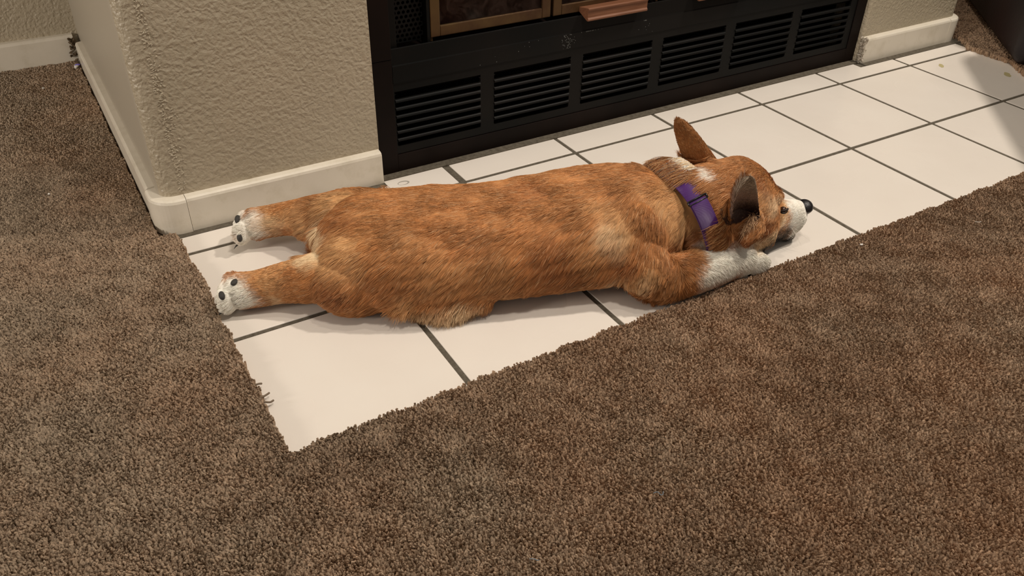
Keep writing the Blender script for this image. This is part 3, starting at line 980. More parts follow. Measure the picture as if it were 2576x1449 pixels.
# ---- coat colours: patches laid on the body as (x, y, z, radius, colour, softness)
GIN = np.array([0.465, 0.202, 0.070]); DRK = np.array([0.30, 0.102, 0.032]); TAN = np.array([0.66, 0.38, 0.17])
CRM = np.array([0.80, 0.60, 0.37]); WHT = np.array([0.92, 0.88, 0.79]); BLK = np.array([0.018, 0.014, 0.012]); GRY = np.array([0.34, 0.28, 0.23])
PINK = np.array([0.52, 0.38, 0.31]); EARD = np.array([0.05, 0.025, 0.022])
PATCH = [  # patches of the coat: place on the body, radius, colour, strength
    ((0.233, -0.345, 0.103), 0.024, TAN, 0.75), ((0.221, -0.354, 0.090), 0.020, CRM, 0.55), ((0.227, -0.321, 0.114), 0.022, TAN, 0.40),
    ((0.195, -0.352, 0.076), 0.020, TAN, 0.25), ((0.235, -0.381, 0.045), 0.017, TAN, 0.75), ((0.250, -0.391, 0.053), 0.013, TAN, 0.60),
    ((0.228, -0.363, 0.031), 0.016, CRM, 0.60), ((0.243, -0.390, 0.040), 0.014, CRM, 0.50), ((0.144, -0.330, 0.079), 0.030, DRK, 0.60),
    ((0.167, -0.345, 0.063), 0.026, DRK, 0.50), ((0.176, -0.243, 0.112), 0.030, DRK, 0.45), ((-0.070, -0.238, 0.063), 0.034, DRK, 0.50),
    ((-0.087, -0.236, 0.033), 0.025, DRK, 0.40), ((-0.040, -0.171, 0.097), 0.032, DRK, 0.40), ((0.071, -0.290, 0.090), 0.030, DRK, 0.20),
    ((0.231, -0.368, 0.068), 0.020, DRK, 0.65), ((0.266, -0.364, 0.093), 0.030, DRK, 0.30), ((0.293, -0.383, 0.057), 0.022, DRK, 0.35),
    ((-0.022, -0.273, 0.068), 0.035, DRK, 0.25), ((-0.010, -0.250, 0.094), 0.040, TAN, 0.12), ((0.027, -0.295, 0.070), 0.035, TAN, 0.30),
    ((0.084, -0.317, 0.059), 0.030, TAN, 0.20), ((0.298, -0.327, 0.120), 0.022, TAN, 0.45), ((0.307, -0.347, 0.106), 0.022, TAN, 0.70),
    ((0.325, -0.361, 0.084), 0.018, TAN, 0.90), ((0.332, -0.323, 0.121), 0.018, TAN, 0.60), ((0.336, -0.377, 0.073), 0.014, CRM, 0.80),
    ((0.332, -0.355, 0.109), 0.014, TAN, 0.80), ((0.327, -0.370, 0.064), 0.014, DRK, 0.75), ((0.340, -0.382, 0.056), 0.012, DRK, 0.80),
    ((0.305, -0.364, 0.070), 0.014, DRK, 0.40), ((-0.011, -0.278, 0.028), 0.020, TAN, 0.70), ((0.006, -0.281, 0.015), 0.018, CRM, 0.75),
    ((0.033, -0.288, 0.008), 0.020, CRM, 0.89), ((0.056, -0.298, 0.021), 0.018, CRM, 0.89), ((0.109, -0.318, 0.025), 0.018, TAN, 0.50),
    ((0.191, -0.340, 0.021), 0.020, TAN, 0.60), ((-0.086, -0.183, 0.068), 0.018, CRM, 1.00), ((-0.075, -0.167, 0.072), 0.018, CRM, 1.00),
    ((-0.065, -0.146, 0.074), 0.018, CRM, 1.00), ((-0.045, -0.103, 0.061), 0.013, CRM, 0.80), ((-0.059, -0.086, 0.047), 0.016, TAN, 0.90),
    ((-0.032, -0.094, 0.078), 0.018, TAN, 0.90), ((-0.013, -0.098, 0.085), 0.016, TAN, 0.70), ((-0.060, -0.063, 0.065), 0.014, TAN, 0.70),
    ((-0.065, -0.206, 0.086), 0.022, TAN, 0.60), ((-0.061, -0.231, 0.077), 0.026, TAN, 0.45), ((-0.079, -0.204, 0.072), 0.018, TAN, 0.85),
    ((-0.043, -0.215, 0.094), 0.020, TAN, 0.30), ((-0.109, -0.176, 0.061), 0.013, TAN, 0.80), ((-0.074, -0.060, 0.051), 0.010, DRK, 0.35),
    ((-0.083, -0.051, 0.027), 0.009, DRK, 0.50), ((-0.088, -0.046, 0.049), 0.012, TAN, 0.50), ((-0.135, -0.024, 0.041), 0.017, WHT, 1.00),
    ((-0.121, -0.032, 0.045), 0.017, WHT, 1.00), ((-0.111, -0.037, 0.042), 0.015, WHT, 1.00), ((-0.128, -0.034, 0.029), 0.015, WHT, 1.00),
    ((-0.111, -0.039, 0.027), 0.013, WHT, 0.95), ((-0.101, -0.036, 0.050), 0.010, WHT, 0.70), ((-0.137, -0.036, 0.031), 0.014, WHT, 1.00),
    ((-0.127, 0.001, 0.039), 0.014, WHT, 1.00), ((-0.114, -0.026, 0.051), 0.012, WHT, 1.00), ((-0.192, -0.162, 0.036), 0.018, WHT, 1.00),
    ((-0.178, -0.162, 0.042), 0.018, WHT, 1.00), ((-0.175, -0.170, 0.032), 0.018, WHT, 1.00), ((-0.179, -0.168, 0.019), 0.015, WHT, 1.00),
    ((-0.200, -0.164, 0.025), 0.015, WHT, 1.00), ((-0.169, -0.172, 0.020), 0.010, WHT, 0.80), ((-0.190, -0.148, 0.037), 0.014, WHT, 1.00),
    ((-0.177, -0.155, 0.046), 0.012, WHT, 1.00), ((-0.141, -0.180, 0.018), 0.012, CRM, 0.60), ((-0.120, -0.191, 0.051), 0.016, DRK, 0.25),
    ((-0.135, -0.185, 0.042), 0.020, TAN, 0.20), ((-0.077, -0.058, 0.047), 0.016, TAN, 0.70), ((-0.094, -0.046, 0.043), 0.014, CRM, 0.70),
    ((-0.060, -0.078, 0.057), 0.016, TAN, 0.80), ((-0.092, -0.044, 0.023), 0.010, CRM, 0.50), ((-0.064, -0.218, 0.082), 0.030, TAN, 0.40),
    ((-0.132, -0.182, 0.049), 0.018, TAN, 0.40), ((-0.146, -0.149, 0.010), 0.014, TAN, 0.45), ((-0.006, -0.176, 0.106), 0.030, TAN, 0.20),
    ((0.342, -0.397, 0.053), 0.018, WHT, 1.00), ((0.330, -0.406, 0.047), 0.018, WHT, 1.00), ((0.325, -0.413, 0.033), 0.017, WHT, 1.00),
    ((0.360, -0.403, 0.046), 0.022, WHT, 1.00), ((0.355, -0.411, 0.029), 0.018, WHT, 1.00), ((0.385, -0.404, 0.038), 0.022, WHT, 1.00),
    ((0.407, -0.405, 0.032), 0.020, WHT, 1.00), ((0.416, -0.409, 0.023), 0.018, WHT, 1.00), ((0.399, -0.404, 0.012), 0.018, WHT, 1.00),
    ((0.360, -0.391, 0.053), 0.012, WHT, 0.90), ((0.323, -0.378, 0.054), 0.014, TAN, 0.35), ((0.420, -0.403, 0.032), 0.014, WHT, 1.00),
    ((0.395, -0.358, 0.131), 0.020, DRK, 0.25), ((0.420, -0.379, 0.121), 0.016, DRK, 0.65), ((0.366, -0.410, 0.147), 0.014, DRK, 0.35),
    ((0.434, -0.374, 0.123), 0.010, DRK, 0.40), ((0.415, -0.391, 0.103), 0.012, TAN, 0.55), ((0.434, -0.390, 0.102), 0.012, CRM, 0.60),
    ((0.383, -0.406, 0.126), 0.012, TAN, 0.40), ((0.399, -0.405, 0.088), 0.012, TAN, 0.35), ((0.436, -0.395, 0.091), 0.010, CRM, 0.60),
    ((0.450, -0.387, 0.102), 0.007, CRM, 0.85), ((0.431, -0.399, 0.072), 0.013, DRK, 0.95), ((0.422, -0.400, 0.063), 0.010, DRK, 0.65),
    ((0.392, -0.411, 0.070), 0.010, DRK, 0.60), ((0.381, -0.404, 0.066), 0.014, DRK, 0.70), ((0.367, -0.391, 0.066), 0.016, DRK, 0.75),
    ((0.360, -0.386, 0.089), 0.012, DRK, 0.40), ((0.386, -0.404, 0.074), 0.010, DRK, 0.40), ((0.447, -0.396, 0.056), 0.011, CRM, 0.75),
    ((0.436, -0.398, 0.050), 0.012, CRM, 0.85), ((0.420, -0.398, 0.047), 0.012, CRM, 0.80), ((0.410, -0.396, 0.044), 0.011, CRM, 0.70),
    ((0.482, -0.376, 0.045), 0.009, CRM, 0.80), ((0.486, -0.373, 0.055), 0.012, TAN, 0.90), ((0.489, -0.376, 0.043), 0.009, CRM, 0.70),
    ((0.493, -0.364, 0.065), 0.008, CRM, 0.75), ((0.500, -0.373, 0.049), 0.010, WHT, 1.00), ((0.499, -0.368, 0.060), 0.009, WHT, 1.00),
    ((0.509, -0.373, 0.051), 0.011, WHT, 1.00), ((0.509, -0.375, 0.040), 0.011, WHT, 1.00), ((0.516, -0.375, 0.029), 0.010, WHT, 1.00),
    ((0.498, -0.376, 0.036), 0.010, WHT, 0.90), ((0.507, -0.367, 0.059), 0.009, WHT, 1.00), ((0.513, -0.375, 0.025), 0.009, WHT, 0.90),
    ((0.507, -0.375, 0.025), 0.008, WHT, 0.80), ((0.489, -0.376, 0.033), 0.008, GRY, 0.80), ((0.475, -0.377, 0.026), 0.011, BLK, 0.85),
    ((0.489, -0.374, 0.022), 0.011, BLK, 0.90), ((0.443, -0.395, 0.038), 0.011, BLK, 0.95), ((0.434, -0.394, 0.034), 0.011, BLK, 0.90),
    ((0.484, -0.371, 0.014), 0.011, BLK, 1.00), ((0.506, -0.366, 0.007), 0.011, BLK, 0.90), ((0.514, -0.369, 0.008), 0.008, BLK, 0.80),
    ((0.521, -0.368, 0.010), 0.004, BLK, 0.70), ((0.367, -0.344, 0.131), 0.008, WHT, 1.00), ((0.369, -0.330, 0.132), 0.007, WHT, 0.90),
    ((0.345, -0.364, 0.115), 0.010, TAN, 0.50), ((0.350, -0.382, 0.090), 0.010, TAN, 0.60), ((0.353, -0.386, 0.072), 0.010, TAN, 0.50),
    ((0.400, -0.305, 0.015), 0.040, WHT, 1.00), ((-0.193, -0.137, 0.018), 0.026, WHT, 1.00), ((-0.190, -0.156, 0.018), 0.024, WHT, 1.00),
    ((-0.138, -0.008, 0.025), 0.026, WHT, 1.00), ((-0.134, -0.022, 0.020), 0.022, WHT, 1.00), ((-0.094, -0.160, 0.045), 0.016, TAN, 0.70), ((-0.140, -0.160, 0.045), 0.026, TAN, 0.35), ((-0.100, -0.030, 0.045), 0.022, TAN, 0.35),
    ((0.530, -0.355, 0.030), 0.014, WHT, 1.00), ((0.505, -0.345, 0.055), 0.016, WHT, 1.00),
]
EN_B, EN_T = np.array(EAR_N['base']), np.array(EAR_N['tip'])
EF_B, EF_T = np.array(EAR_F['base']), np.array(EAR_F['tip'])
def seg_t(P, a, b):
    d = b - a
    t = np.clip((P - a) @ d / (d @ d), 0, 1)
    return t, np.linalg.norm(P - (a + t[:, None] * d), axis=1)
def sst(x):
    x = np.clip(x, 0, 1)
    return x * x * (3 - 2 * x)
def coat(P, Nn_, jitter=True):
    C = np.tile(GIN, (len(P), 1)).astype(float)
    w = np.stack([Field(0.05, 14, 31)(P), Field(0.05, 14, 32)(P), Field(0.05, 14, 33)(P)], 1) * 0.0035
    if jitter:
        w = w + np.random.default_rng(3).normal(0, 0.0022, P.shape)
    Q = P + w
    C = C * (1 + 0.07 * Field(0.07, 16, 34)(P)[:, None])
    mw = sst((Q @ np.array([0.985, -0.17, 0]) - 0.556) / 0.010) * sst((0.085 - Q[:, 2]) / 0.012)
    C = C * (1 - mw[:, None]) + WHT * mw[:, None]
    for (c, r_, col, a) in PATCH:
        d = np.linalg.norm(Q - np.array(c), axis=1)
        k_ = (sst(1.45 - 1.0 * d / r_ * 1.0) if a >= 0.9 else sst(1.35 - d / r_)) * a
        C = C * (1 - k_[:, None]) + col * k_[:, None]
    hs = (Q - np.array(HO)) @ np.array(HD)
    hl = (Q - np.array(HO)) @ np.array(HL)
    inhead = (hs > 0.070) & (np.abs(hl) < 0.040)
    top_ = 0.0235 - 0.085 * np.clip(hs - 0.08, 0, 0.085)
    k_ = np.where(inhead & (hs < 0.172), sst((top_ - Q[:, 2]) / 0.005), 0) * sst((hs - 0.068) / 0.012)
    C = C * (1 - k_[:, None]) + BLK * k_[:, None]
    k_ = np.where(inhead & (hs < 0.150), sst((top_ + 0.010 - Q[:, 2]) / 0.010), 0) * (1 - k_) * 0.45 * sst((hs - 0.090) / 0.02)
    C = C * (1 - k_[:, None]) + GRY * k_[:, None]
    # ears
    t, d = seg_t(Q, EN_B, EN_T)
    face = Nn_ @ np.array(Vector(EAR_N['Nn']).normalized())
    ear = (EAR_MASK_N(P) > 0)
    inner = ear & (face > 0.1)
    vt = t[:, None]
    cin = np.where(vt < 0.42, EARD + (PINK - EARD) * sst((vt - 0.15) / 0.35), PINK + (np.array([0.70, 0.62, 0.52]) - PINK) * sst((vt - 0.42) / 0.4))  # shade of the ear hollow painted in: dark at the base, brightened towards the tip
    C[inner] = cin[inner]
    outer = ear & ~inner
    C[outer] = GIN * 0.95
    t2, d2 = seg_t(Q, EF_B, EF_T)
    ear2 = (EAR_MASK_F(P) > 0)
    C[ear2] = (GIN * (0.92 - 0.18 * t2[:, None]))[ear2]
    # dark tips on the ginger hair tone handled per strand
    return np.clip(C, 0.004, 0.95)
def EAR_MASK_N(P):
    t, d = seg_t(P, EN_B, EN_T)
    return ((t > 0.10) & (d < 0.024) & (P[:, 2] > 0.084) & (P[:, 1] < -0.378 - 0.25 * (P[:, 2] - 0.084))).astype(float)
def EAR_MASK_F(P):
    t, d = seg_t(P, EF_B, EF_T)
    return ((t > 0.42) & (d < 0.034)).astype(float)

def mesh_arrays(me):
    me.calc_loop_triangles()
    V_ = np.zeros(len(me.vertices) * 3); me.vertices.foreach_get('co', V_); V_ = V_.reshape(-1, 3)
    NV = np.zeros(len(me.vertices) * 3); me.vertices.foreach_get('normal', NV); NV = NV.reshape(-1, 3)
    T_ = np.zeros(len(me.loop_triangles) * 3, np.int32); me.loop_triangles.foreach_get('vertices', T_); T_ = T_.reshape(-1, 3)
    return V_, NV, T_
DV, DN, DT = mesh_arrays(dog_me)
ca_ = dog_me.attributes.new('tint', 'FLOAT_COLOR', 'POINT')
c4 = np.ones((len(DV), 4), np.float32)
c0 = coat(DV, DN, False)
c4[:, :3] = c0 * (0.72 + 0.22 * sst((c0.mean(1) - 0.5) / 0.3))[:, None]
ca_.data.foreach_set('color', c4.ravel())

# ---- fur
ra = np.random.default_rng(11)
tri = DV[DT]
area = 0.5 * np.linalg.norm(np.cross(tri[:, 1] - tri[:, 0], tri[:, 2] - tri[:, 0]), axis=1)
cen = tri.mean(1)
def near(P, a, b, r0, r1):
    """1 inside r0 of the segment, 0 beyond r1"""
    _, d = seg_t(P, np.array(a), np.array(b))
    return sst((r1 - d) / (r1 - r0))
NOSE = (0.534, -0.3625, 0.048)
def regions(P):
    head = sst((P @ np.array([0.985, -0.17, 0]) - 0.428) / 0.012)
    muz = head * sst((P @ np.array([0.985, -0.17, 0]) - 0.522) / 0.02)
    fore = near(P, (0.312, -0.388, 0.030), (0.43, -0.384, 0.020), 0.032, 0.036)
    fore = np.where((P[:, 1] > -0.362), 0, fore)
    hindn = near(P, (-0.115, -0.172, 0.032), (-0.20, -0.140, 0.022), 0.030, 0.040)
    hindf = near(P, (-0.070, -0.038, 0.038), (-0.14, -0.012, 0.027), 0.028, 0.038)
    fore = np.where(P[:, 2] > 0.062, 0, fore)
    head = head * (1 - sst(fore * 3))
    muz = muz * head
    hind = np.maximum(hindn, hindf)
    ears = np.maximum(EAR_MASK_N(P), EAR_MASK_F(P))
    collar = sst((0.020 - np.abs(ring_dist(P))) / 0.008) * (P[:, 0] < 0.43)
    return head, muz, fore, hind, ears, collar
RC = np.array([0.354, -0.316, 0.066]); RA = np.array([0.945, -0.10, 0.30]); RA = RA / np.linalg.norm(RA)
def ring_dist(P):
    return (P - RC) @ RA
hd_, mz_, fo_, hi_, ea_, co_ = regions(cen)
dens = 1.0 + 0.9 * hd_ + 1.2 * mz_ + 0.8 * fo_ + 0.6 * hi_ + 0.8 * ea_
dens *= np.where((np.abs(ring_dist(cen)) < 0.0125) & (cen[:, 0] < 0.43) & ~((cen[:, 1] < -0.362) & (cen[:, 2] < 0.060)), 0.0, 1)
dens *= np.where(cen[:, 2] < 0.004, 0.1, 1)
NF = 380000
cs = np.cumsum(area * dens)
ti = np.searchsorted(cs, ra.random(NF) * cs[-1])
r1, r2 = ra.random(NF), ra.random(NF)
sq = np.sqrt(r1)
bc = np.stack([1 - sq, sq * (1 - r2), sq * r2], 1)
P = (DV[DT[ti]] * bc[:, :, None]).sum(1)
Nm = (DN[DT[ti]] * bc[:, :, None]).sum(1)
Nm /= np.linalg.norm(Nm, axis=1)[:, None] + 1e-9
# keep nose leather, eye and pads clear
clear = (np.linalg.norm(P - np.array(NOSE), axis=1) > 0.0125) & (np.linalg.norm(P - np.array([0.4745, -0.3775, 0.0695]), axis=1) > 0.0042)
PADS = [((-0.1755, -0.1565, 0.0440), (0.0082, 0.0042, 0.0036), Matrix.Rotation(0.75, 3, 'Z') @ Matrix.Rotation(0.2, 3, 'Y')),
        ((-0.1945, -0.1620, 0.0345), (0.0036, 0.0066, 0.0046), Matrix.Rotation(-0.1, 3, 'Z')),
        ((-0.1335, -0.0150, 0.0420), (0.0038, 0.0080, 0.0050), Matrix.Rotation(-0.35, 3, 'Z')),
        ((-0.1390, -0.0350, 0.0270), (0.0034, 0.0062, 0.0060), Matrix.Rotation(-0.5, 3, 'Z'))]
for c_, r_, q_ in PADS:
    lp = (P - np.array(c_)) @ np.array(q_)          # into the pad's own axes
    clear &= ((lp / (np.array(r_) * 1.15)) ** 2).sum(1) > 1.0
P, Nm = P[clear], Nm[clear]
NF = len(P)
hd_, mz_, fo_, hi_, ea_, co_ = regions(P)
AX = np.array([0.955, -0.296, 0.0]); SD = np.array([-0.296, -0.955, 0.0])
side = (P - np.array([0.1, -0.222, 0])) @ SD
flow = np.tile(-AX, (NF, 1))
flank = np.clip(side / 0.09, -1, 1)
flow += SD * (0.55 * flank * np.abs(flank))[:, None]
flow[:, 2] -= 0.75 * np.abs(flank) ** 1.5
# shoulders and upper arm: hair turns down and back
sh = near(P, (0.262, -0.335, 0.08), (0.272, -0.385, 0.03), 0.03, 0.07)
flow = flow * (1 - 0.6 * sh[:, None]) + np.array([-0.45, -0.45, -0.75]) * (0.6 * sh)[:, None]
flow = flow * (1 - fo_[:, None]) + np.array([0.75, -0.12, -0.75]) * fo_[:, None]
flow = flow * (1 - hi_[:, None]) + np.array([-0.93, 0.30, -0.10]) * hi_[:, None]
hflow = -np.array(HD) * 1.0 + np.array(HL) * 0.55 * np.sign((P - np.array(HO)) @ np.array(HL))[:, None] * np.clip(np.abs((P - np.array(HO)) @ np.array(HL)) / 0.05, 0, 1)[:, None]
hflow[:, 2] -= 0.55 * np.clip(np.abs((P - np.array(HO)) @ np.array(HL)) / 0.05, 0, 1)
flow = flow * (1 - hd_[:, None]) + hflow * hd_[:, None]
en, ef = EAR_MASK_N(P) > 0, EAR_MASK_F(P) > 0
flow[en] = (EN_T - EN_B) / np.linalg.norm(EN_T - EN_B)
flow[ef] = (EF_T - EF_B) / np.linalg.norm(EF_T - EF_B)
# nape ruff: hair sweeps up and back over the collar
wob = np.stack([Field(0.035, 18, 41)(P), Field(0.035, 18, 42)(P), Field(0.035, 18, 43)(P)], 1)
flow = flow + 0.13 * wob * (1 - 0.5 * hd_[:, None]) + ra.normal(0, 0.085, (NF, 3))
tan_ = flow - (flow * Nm).sum(1)[:, None] * Nm
tan_ /= np.linalg.norm(tan_, axis=1)[:, None] + 1e-9
ln = 0.0155 * (1 + 0.12 * Field(0.06, 14, 44)(P))
fringe = near(P, (-0.01, -0.28, 0.010), (0.07, -0.305, 0.008), 0.016, 0.034)
rump = near(P, (-0.078, -0.158, 0.05), (-0.055, -0.10, 0.05), 0.02, 0.05)
ln = ln * (1 + 0.55 * fringe + 0.45 * rump)
flow_f = np.array([-0.25, -0.75, -0.35])
fr_ = (fringe * 0.65)[:, None]
t2_ = flow_f + ra.normal(0, 0.22, (NF, 3))
tan_ = tan_ * (1 - fr_) + t2_ / np.linalg.norm(t2_, axis=1)[:, None] * fr_
ln = ln * (1 - hd_) + 0.0085 * hd_
ln = ln * (1 - mz_) + 0.0042 * mz_
ln = ln * (1 - fo_) + 0.0095 * fo_
ln = ln * (1 - hi_) + 0.0080 * hi_
ln = np.where(ea_ > 0, 0.0048, ln)
rd_ = ring_dist(P)
win = sst((0.126 - P[:, 2]) / 0.006) * sst((P[:, 2] - 0.082) / 0.010)      # where the collar stays uncovered
ruff = (rd_ > 0.0) & (rd_ < 0.030) & (P[:, 0] < 0.44) & ~((P[:, 1] < -0.362) & (P[:, 2] < 0.060))
ln = np.where(ruff, (0.0075 + 0.15 * np.maximum(rd_ - 0.012, 0)) * win + 0.021 * (1 - win), ln)
paw_end = np.maximum(near(P, (0.415, -0.385, 0.02), (0.44, -0.38, 0.015), 0.02, 0.03), np.maximum(near(P, (-0.185, -0.145, 0.02), (-0.21, -0.14, 0.02), 0.018, 0.03), near(P, (-0.128, -0.014, 0.02), (-0.15, -0.01, 0.02), 0.018, 0.03)))
ln = ln * (1 - 0.45 * paw_end)
ln *= ra.uniform(0.75, 1.15, NF)
lift = 0.20 + 0.07 * Field(0.04, 14, 45)(P) + 0.25 * fringe * 0 + ra.normal(0, 0.05, NF)
lift = np.maximum(lift, 0.13) * np.where(ea_ > 0, 0.8, 1) + 0.10 * hi_ + 0.16 * fo_ + 0.06 * hd_
KS = 5
S_ = np.linspace(0, 1, KS)
pos = P[:, None, :] - Nm[:, None, :] * 0.0002 + tan_[:, None, :] * (ln[:, None] * S_)[:, :, None] + Nm[:, None, :] * (ln * lift)[:, None, None] * (S_ * (1 - 0.45 * S_))[None, :, None]
pos[:, :, 2] -= (ln[:, None] * 0.10 * S_ ** 2)
# clumps: tips drawn towards a neighbouring guide hair
from mathutils import kdtree
NG = NF // 18
gi = ra.choice(NF, NG, replace=False)
cell = 0.0021
kd = kdtree.KDTree(NG)
for q, ix in enumerate(gi):
    kd.insert(P[ix], q)
kd.balance()
own = np.fromiter((kd.find(p)[1] for p in P), dtype=np.int64, count=NF)
G_ = gi[own]
same = (Nm * Nm[G_]).sum(1) > 0.5
pull = 0.5 * S_ ** 1.6
dlt = (pos[G_] - pos)
dlt = np.where(np.linalg.norm(dlt[:, -1], axis=1)[:, None, None] < 0.012, dlt, 0)
pos = pos + dlt * pull[None, :, None] * same[:, None, None] * (1 - 0.5 * hd_ - 0.3 * fo_)[:, None, None]
pos[:, :, 2] = np.maximum(pos[:, :, 2], 0.0014)
wr = 0.00018 * (1 - 0.25 * hd_) * ra.uniform(0.8, 1.25, NF)
wr = np.where(ea_ > 0, 0.00015, wr)
radf = wr[:, None] * np.array([1.0, 1.0, 0.9, 0.65, 0.22])[None, :]
tn = coat(P, Nm, True)
cv = np.clip(1.0 + ra.normal(0, 0.11, NG), 0.6, 1.5)[own] * np.clip(1 + ra.normal(0, 0.12, NF), 0.6, 1.4)
lum = tn.mean(1)
cv = 1 + (cv - 1) * np.where(lum > 0.55, 0.35, 1.0)
tn = tn * cv[:, None]
# a few pale hairs among the ginger
pale = (ra.random(NF) < 0.07) & (lum < 0.5) & (lum > 0.1)
tn[pale] = tn[pale] * 0.35 + np.array([0.72, 0.47, 0.26]) * 0.65
fur = strands('fur', pos, radf, np.clip(tn, 0.004, 0.95), M_fur, dog)
print('hairs', NF)

# ---- features
def dpart(name, bm, m, label=None, smooth=True, parent=None):
    o = link(name, bm, m, parent or dog, smooth=smooth)
    if label:
        o['label'] = label
    return o
bm = bmesh.new()
bmesh.ops.create_icosphere(bm, subdivisions=4, radius=1.0)
nq = Matrix(((HD.x, HL.x, 0), (HD.y, HL.y, 0), (0, 0, 1)))
for v in bm.verts:
    f_, l_, z_ = v.co
    w_ = 1.0 - 0.25 * max(0, -z_)
    p = Vector((f_ * (0.0105 + 0.0015 * z_), l_ * 0.0125 * w_, z_ * 0.0105))
    for sd in (1, -1):          # nostrils
        dn = math.hypot((l_ - 0.48 * sd) * 1.3, z_ + 0.12)
        if f_ > 0.2 and dn < 0.36:
            p.x -= 0.0035 * (1 - dn / 0.36)
    v.co = Vector(NOSE) + nq @ p + Vector((0, 0, 0.001))
dpart('nose', bm, M_nose, 'black nose leather')
EYE = Vector((0.4745, -0.3765, 0.0690))
bm = bmesh.new(); ellipsoid(bm, EYE, (0.0046, 0.0046, 0.0042), None, 20, 14)
eye = dpart('eye', bm, M_eye, 'half closed brown eye')
bm = bmesh.new()
for k_, (dz, ry) in enumerate(((0.0030, 0.0022), (-0.0034, 0.0014))):
    pts = []
    for a in np.linspace(-1.25, 1.25, 9):
        pts.append(EYE + nq @ Vector((math.sin(a) * 0.0062 * 0.9, 0.0046 * math.cos(a) + 0.0004, dz * math.cos(a) * 0.75 + 0.0008 * math.sin(a))))
    tube(bm, pts, ry * 0.6, 8)
dpart('eyelid', bm, M_lid)
EYE2 = Vector(HO) + HD * 0.0955 - HL * (0.0360) + Vector((0, 0, 0.080))
bm = bmesh.new(); ellipsoid(bm, EYE2, (0.0055, 0.0055, 0.0050), None, 20, 14)
dpart('eye', bm, M_eye)
# whiskers
wk = []
for i in range(8):
    s0 = hp(0.140 + 0.018 * ra.random(), 0.019, 0.022 + 0.016 * ra.random())
    dr = (HD * ra.uniform(-0.1, 0.5) + HL * ra.uniform(0.5, 1.0) + Vector((0, 0, ra.uniform(-0.9, 0.1)))).normalized()
    l_ = ra.uniform(0.010, 0.024)
    wk.append([[s0[q] + dr[q] * l_ * t - (0.15 * l_ * t * t if q == 2 else 0) for q in range(3)] for t in (0, 0.33, 0.66, 1.0)])
wk = np.array(wk); wk[:, :, 2] = np.maximum(wk[:, :, 2], 0.0015)
strands('whiskers', wk, np.tile([0.00014, 0.00012, 0.00009, 0.00004], (len(wk), 1)), np.tile([0.85, 0.80, 0.72], (len(wk), 1)), M_fur, dog)
# pale tuft at the mouth of the near ear
nt = 1400
tb = np.array([0.3995, -0.398, 0.078]) + ra.normal(0, 1, (nt, 3)) * np.array([0.0065, 0.0022, 0.0075])
td = np.array([-0.62, -0.35, 0.35]) + ra.normal(0, 0.28, (nt, 3))
td /= np.linalg.norm(td, axis=1)[:, None]
tl = ra.uniform(0.006, 0.014, nt)
tt = np.linspace(0, 1, 4)
tp = tb[:, None, :] + td[:, None, :] * (tl[:, None] * tt)[:, :, None]
tp[:, :, 2] -= (tl[:, None] * 0.45 * tt ** 2)
tc = np.array([0.60, 0.38, 0.22]) * ra.uniform(0.6, 1.3, (nt, 1))
strands('ear_tuft', tp, np.tile([0.00018, 0.00018, 0.00014, 0.00005], (nt, 1)), np.clip(tc, 0, 0.9), M_fur, dog)
# claws of the near forepaw
def claw(p, d, l_=0.008, r_=0.0016, m=M_claw):
    bm = bmesh.new()
    p, d = Vector(p), Vector(d).normalized()
    pts = [p + d * l_ * t + Vector((0, 0, -0.35 * l_ * t * t)) for t in np.linspace(0, 1, 6)]
    pts = [Vector((q.x, q.y, max(q.z, 0.002))) for q in pts]
    tube(bm, pts, [r_ * (1 - 0.85 * t) for t in np.linspace(0, 1, 6)], 8)
    return dpart('claw', bm, m)
for (dx_, dy_, a) in ((0.013, 0.016, 0.15), (0.018, 0.006, 0.0), (0.018, -0.006, -0.12), (0.012, -0.016, -0.25)):
    claw((0.418 + dx_, -0.384 + dy_, 0.013), (math.cos(a), math.sin(a), -0.25), 0.009)
# upturned pads of the hind paws
def pad(c, r_, rot, label=None):
    bm = bmesh.new()
    ellipsoid(bm, c, r_, rot, 18, 12)
    return dpart('paw_pad', bm, M_pad, label)
for (c_, r_, q_) in PADS:
    pad(c_, r_, q_)
for (p, d) in (((-0.199, -0.162, 0.012), (-1, -0.3, -0.2)), ((-0.143, -0.030, 0.014), (-1, -0.3, -0.3))):
    claw(p, d, 0.006, 0.0013, M_pad)

# ---- collar
RU = Vector((0, 0, 1)) - Vector(RA) * RA[2]; RU.normalize()
RV = Vector(RA).cross(RU).normalized()
cen_ = Vector(RC)
band = DV[(np.abs(ring_dist(DV)) < 0.012) & (DV[:, 0] < 0.43)]
qa = (band - RC) @ np.array(RV)
qb = (band - RC) @ np.array(RU)
qang, qr = np.arctan2(qb, qa), np.hypot(qa, qb)
NCR = 96
prof_r = np.zeros(NCR)
for k_ in range(NCR):
    a = 2 * math.pi * k_ / NCR
    df = np.abs((qang - a + math.pi) % (2 * math.pi) - math.pi)
    m_ = (df < 0.09) & (qr < 0.075)
    prof_r[k_] = np.percentile(qr[m_], 85) if m_.sum() > 3 else 0
good = prof_r > 0
prof_r = np.interp(np.arange(NCR), np.arange(NCR)[good], prof_r[good])
for _ in range(10):
    prof_r = 0.5 * prof_r + 0.25 * (np.roll(prof_r, 1) + np.roll(prof_r, -1))
prof_r += 0.0012
def ring_r(a):
    x_ = (a / (2 * math.pi) * NCR) % NCR
    i_ = int(x_)
    return prof_r[i_] * (1 - x_ + i_) + prof_r[(i_ + 1) % NCR] * (x_ - i_)
bm = bmesh.new()
prof = [(-0.0115, 0.0), (0.0115, 0.0), (0.0122, 0.0009), (0.0115, 0.0018), (-0.0115, 0.0018), (-0.0122, 0.0009)]
rl = []
